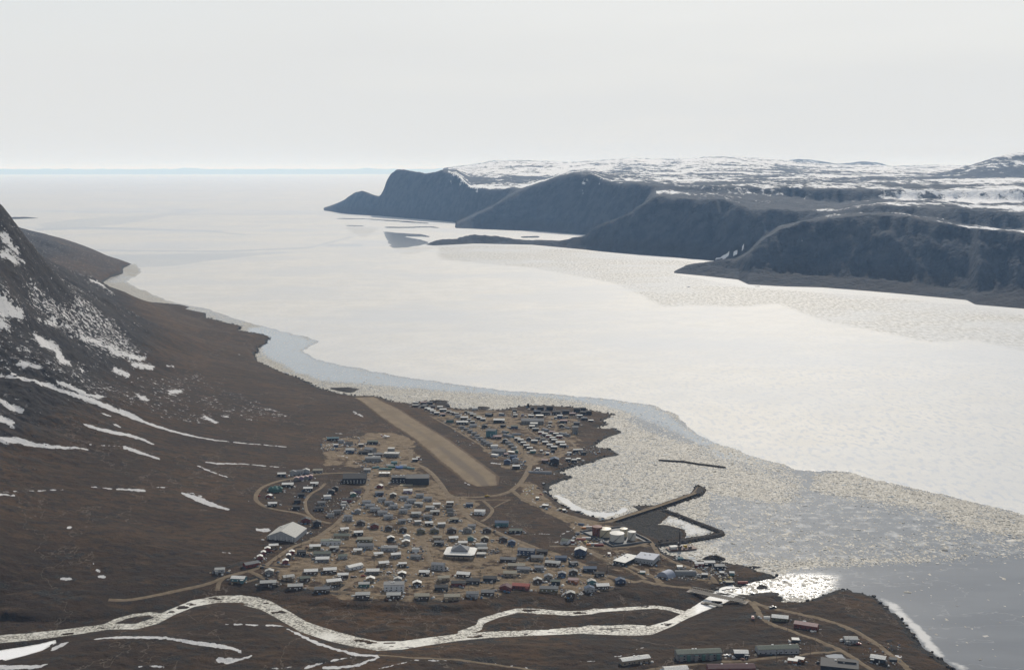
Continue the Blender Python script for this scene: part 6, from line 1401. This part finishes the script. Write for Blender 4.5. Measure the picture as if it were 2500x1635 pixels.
islet_obj(at(E_, 1400, 232), 28, 22, 1.2, 'flat dark gravel bar below the bridge', 5); islet_obj((1845, 1384), 6, 6, 1.2, 'small rock at the edge of the harbour headland', 6)
islet_obj((1073, 983), 26, 30, 4.5, 'dark rock hump behind the runway head cabins', 7); islet_obj((47, 533), 160, 200, 12, 'long dark islet far off the left hillside', 8)

# ================================================================ UNCOUNTABLE SMALL STUFF
def scatter_boxes(name, pts, mats, label, kind='stuff', tilt=0.25):
    """pts: x, y, z, sx, sy, sz, rot, material"""
    n = len(pts); base = np.array([(-.5, -.5, 0), (.5, -.5, 0), (.5, .5, 0), (-.5, .5, 0), (-.42, -.42, 1), (.42, -.42, 1), (.42, .42, 1), (-.42, .42, 1)])
    P_ = np.array([q[:7] for q in pts]); v = base[None] * P_[:, None, 3:6]; v = v + RNG.normal(0, .06, v.shape) * P_[:, None, 3:6]
    c_, s_2 = np.cos(P_[:, 6])[:, None], np.sin(P_[:, 6])[:, None]
    X = v[..., 0] * c_ - v[..., 1] * s_2 + P_[:, 0:1]; Y = v[..., 0] * s_2 + v[..., 1] * c_ + P_[:, 1:2]; Z = v[..., 2] + P_[:, 2:3]
    co = np.stack([X, Y, Z], -1).reshape(-1, 3).astype(np.float32)
    fb = np.array([(4, 5, 6, 7), (0, 1, 5, 4), (1, 2, 6, 5), (2, 3, 7, 6), (3, 0, 4, 7)]); q = (fb[None] + 8 * np.arange(n)[:, None, None]).reshape(-1, 4)
    me = bpy.data.meshes.new(name); me.vertices.add(len(co)); me.vertices.foreach_set('co', co.ravel()); me.loops.add(q.size); me.loops.foreach_set('vertex_index', q.ravel().astype(np.int32))
    me.polygons.add(len(q)); me.polygons.foreach_set('loop_start', (np.arange(len(q)) * 4).astype(np.int32))
    for m_ in mats: me.materials.append(m_)
    me.update(calc_edges=True); me.polygons.foreach_set('material_index', np.repeat(np.array([p_[7] for p_ in pts], np.int32), 5)); me.validate()
    o = link(name, me, None, kind); o['label'] = label; return o
rg = random.Random(3); clutter = []
for H_ in HOUSES:
    if H_['py'] < 960: continue
    for k_ in range(rg.randint(5, 13)):
        sd_ = rg.choice((-1, 1)); lx1 = sd_ * (H_['w'] / 2 + rg.uniform(.8, 5.5)) if rg.random() < .7 else rg.uniform(-.5, .5) * H_['w']; ly1 = rg.uniform(-.8, .7) * H_['d'] if abs(lx1) > H_['w'] / 2 else -H_['d'] / 2 - rg.uniform(2, 6)
        c_, s_2 = math.cos(H_['rz']), math.sin(H_['rz']); x = H_['X'] + lx1 * c_ - ly1 * s_2; y = H_['Y'] + lx1 * s_2 + ly1 * c_
        if float(height(x, y)) < 1.0: continue
        s = rg.choice((.8, 1.0, 1.3, 1.8, 2.6)); clutter.append((x, y, float(height(x, y)) - .1, s * rg.uniform(.7, 1.8), s, s * rg.uniform(.35, .8), rg.uniform(0, 3.1), rg.choice((0, 0, 0, 1, 2, 2, 3, 4, 5, 1))))
def heap(fn, x0, x1, y0, y1, n, smax=2.4, bias=(0, 1, 2, 3, 4, 5)):
    for _ in range(n):
        px, py = at(fn, rg.uniform(x0, x1), rg.uniform(y0, y1)); X, Y, Z = unproject(px, py)
        if Z < .6: continue
        s = rg.uniform(.6, smax); clutter.append((X, Y, Z - .1, s * rg.uniform(.7, 2.0), s, s * rg.uniform(.4, .9), rg.uniform(0, 3.1), rg.choice(bias)))
for hp in [(T3, 100, 380, 340, 470, 70, 1.8, (0, 0, 2, 3)), (T3, 100, 1000, 200, 500, 110), (T3, 900, 1700, 700, 860, 120, 2.2, (2, 3, 4, 5, 1)), (D_, 930, 1260, 1060, 1180, 110, 2.0, (0, 0, 2, 3, 1)), (D_, 600, 1120, 1150, 1230, 80, 2.0), (D_, 1180, 1320, 1190, 1260, 45, 2.0, (6, 0, 1)),
           (B_, 1600, 1850, 820, 915, 80, 2.2, (0, 3, 6, 2)), (B_, 1090, 1180, 330, 430, 45, 2.0, (0, 1, 6)), (B_, 1260, 1330, 500, 545, 20), (B_, 740, 850, 930, 990, 40, 1.8, (2, 3)), (A_, 1960, 2120, 900, 990, 60, 1.6), (A_, 1690, 1830, 1120, 1190, 50, 1.5), (A_, 1150, 1400, 450, 640, 80, 1.8, (0, 0, 1, 2)), (F1, 920, 1500, 650, 1030, 70, 2.0), (F2, 1300, 1720, 1040, 1200, 60, 2.2), (F1, 2200, 2330, 1280, 1460, 30), (F1, 1650, 2150, 1000, 1300, 60), (E_, 2100, 2380, 560, 720, 60, 1.6), (D_, 130, 400, 970, 1090, 60, 2.2, (0, 0, 1)), (B_, 1450, 1560, 1320, 1400, 40, 1.5), (B_, 1600, 1760, 1300, 1370, 40, 1.5, (0, 0, 2)), (D_, 600, 850, 960, 1040, 40, 2.0, (3, 2, 5))]:
    heap(*hp)
mt = [paint('scrap_white', (0.5, 0.49, 0.46)), paint('scrap_tan', (0.30, 0.24, 0.16)), paint('scrap_grey', (0.18, 0.18, 0.18)), paint('scrap_dark', (0.05, 0.045, 0.04)), paint('scrap_blue', (0.07, 0.13, 0.20)), paint('scrap_rust', (0.16, 0.075, 0.045)), paint('scrap_yellow', (0.42, 0.33, 0.12))]
scatter_boxes('yard_clutter', clutter, mt, 'small sheds, sleds, crates and scrap strewn around the houses')
# boulders along the shores and on the banks
bl = []
for seg in range(len(kx) - 6):
    x0, y0, x1, y1 = kx[seg], ky[seg], kx[seg + 1], ky[seg + 1]; L = math.hypot(x1 - x0, y1 - y0)
    if max(y0, y1) > 4200: continue
    for _ in range(int(L / 2.6)):
        u_ = rg.random(); x = x0 + (x1 - x0) * u_ + rg.gauss(0, 5); y = y0 + (y1 - y0) * u_ + rg.gauss(0, 6); z = float(height(x, y))
        if z < -1.2: continue
        s = rg.choice((.8, 1.0, 1.5, 2.2, 3.2)); bl.append((x, y, max(z, 0) - .3, s * rg.uniform(.8, 1.6), s, s * rg.uniform(.4, .8), rg.uniform(0, 3), rg.choice((0, 0, 1))))
for _ in range(9000):
    t_ = rg.uniform(TH0 * .9, .12); d_ = math.exp(rg.uniform(math.log(1250), math.log(3600))); x, y = d_ * math.sin(t_), d_ * math.cos(t_); z = float(height(x, y))
    if z < 70: continue
    s = rg.uniform(.6, 2.2); bl.append((x, y, z - .4, s * rg.uniform(.8, 1.6), s, s * rg.uniform(.4, .8), rg.uniform(0, 3), rg.choice((0, 0, 1))))
scatter_boxes('boulders', bl, [rock_mat, paint('brown_boulder', (0.07, 0.055, 0.042))], 'dark boulders along the shores and over the rocky slope')
# loose floes of the brash ice near the shore
fl_ = []
fm = [paint('floe_white', (0.52, 0.49, 0.43), 0.8, 0.03), paint('floe_grey', (0.24, 0.225, 0.19), 0.8, 0.05), paint('floe_blue', (0.32, 0.34, 0.35), 0.8, 0.03)]
tt_ = RNG.uniform(-0.16, 0.46, 130000); dd_ = np.exp(RNG.uniform(math.log(1180), math.log(3300), 130000))
fx, fy = dd_ * np.sin(tt_), dd_ * np.cos(tt_); fb_ = sea_sample(fx, fy, brash); fi = sea_sample(fx, fy, ice); hh = height(fx, fy)
ok = (fi < .3) & (hh < -.35) & (RNG.random(len(fx)) < np.clip(fb_, 0.004, .9) * 0.62)
for x, y in zip(fx[ok][:34000], fy[ok][:34000]):
    s = min(.6 + rg.expovariate(1 / 1.0), 10); fl_.append((x, y, -.05, s * rg.uniform(1, 2.0), s, rg.uniform(.12, .5), rg.uniform(-.8, .5), rg.choice((0, 0, 1, 1, 2))))
scatter_boxes('ice_floes', fl_, fm, 'broken brash ice floes drifting between the shore and the fast ice')
print('floes', len(fl_), 'boulders', len(bl), 'clutter', len(clutter))
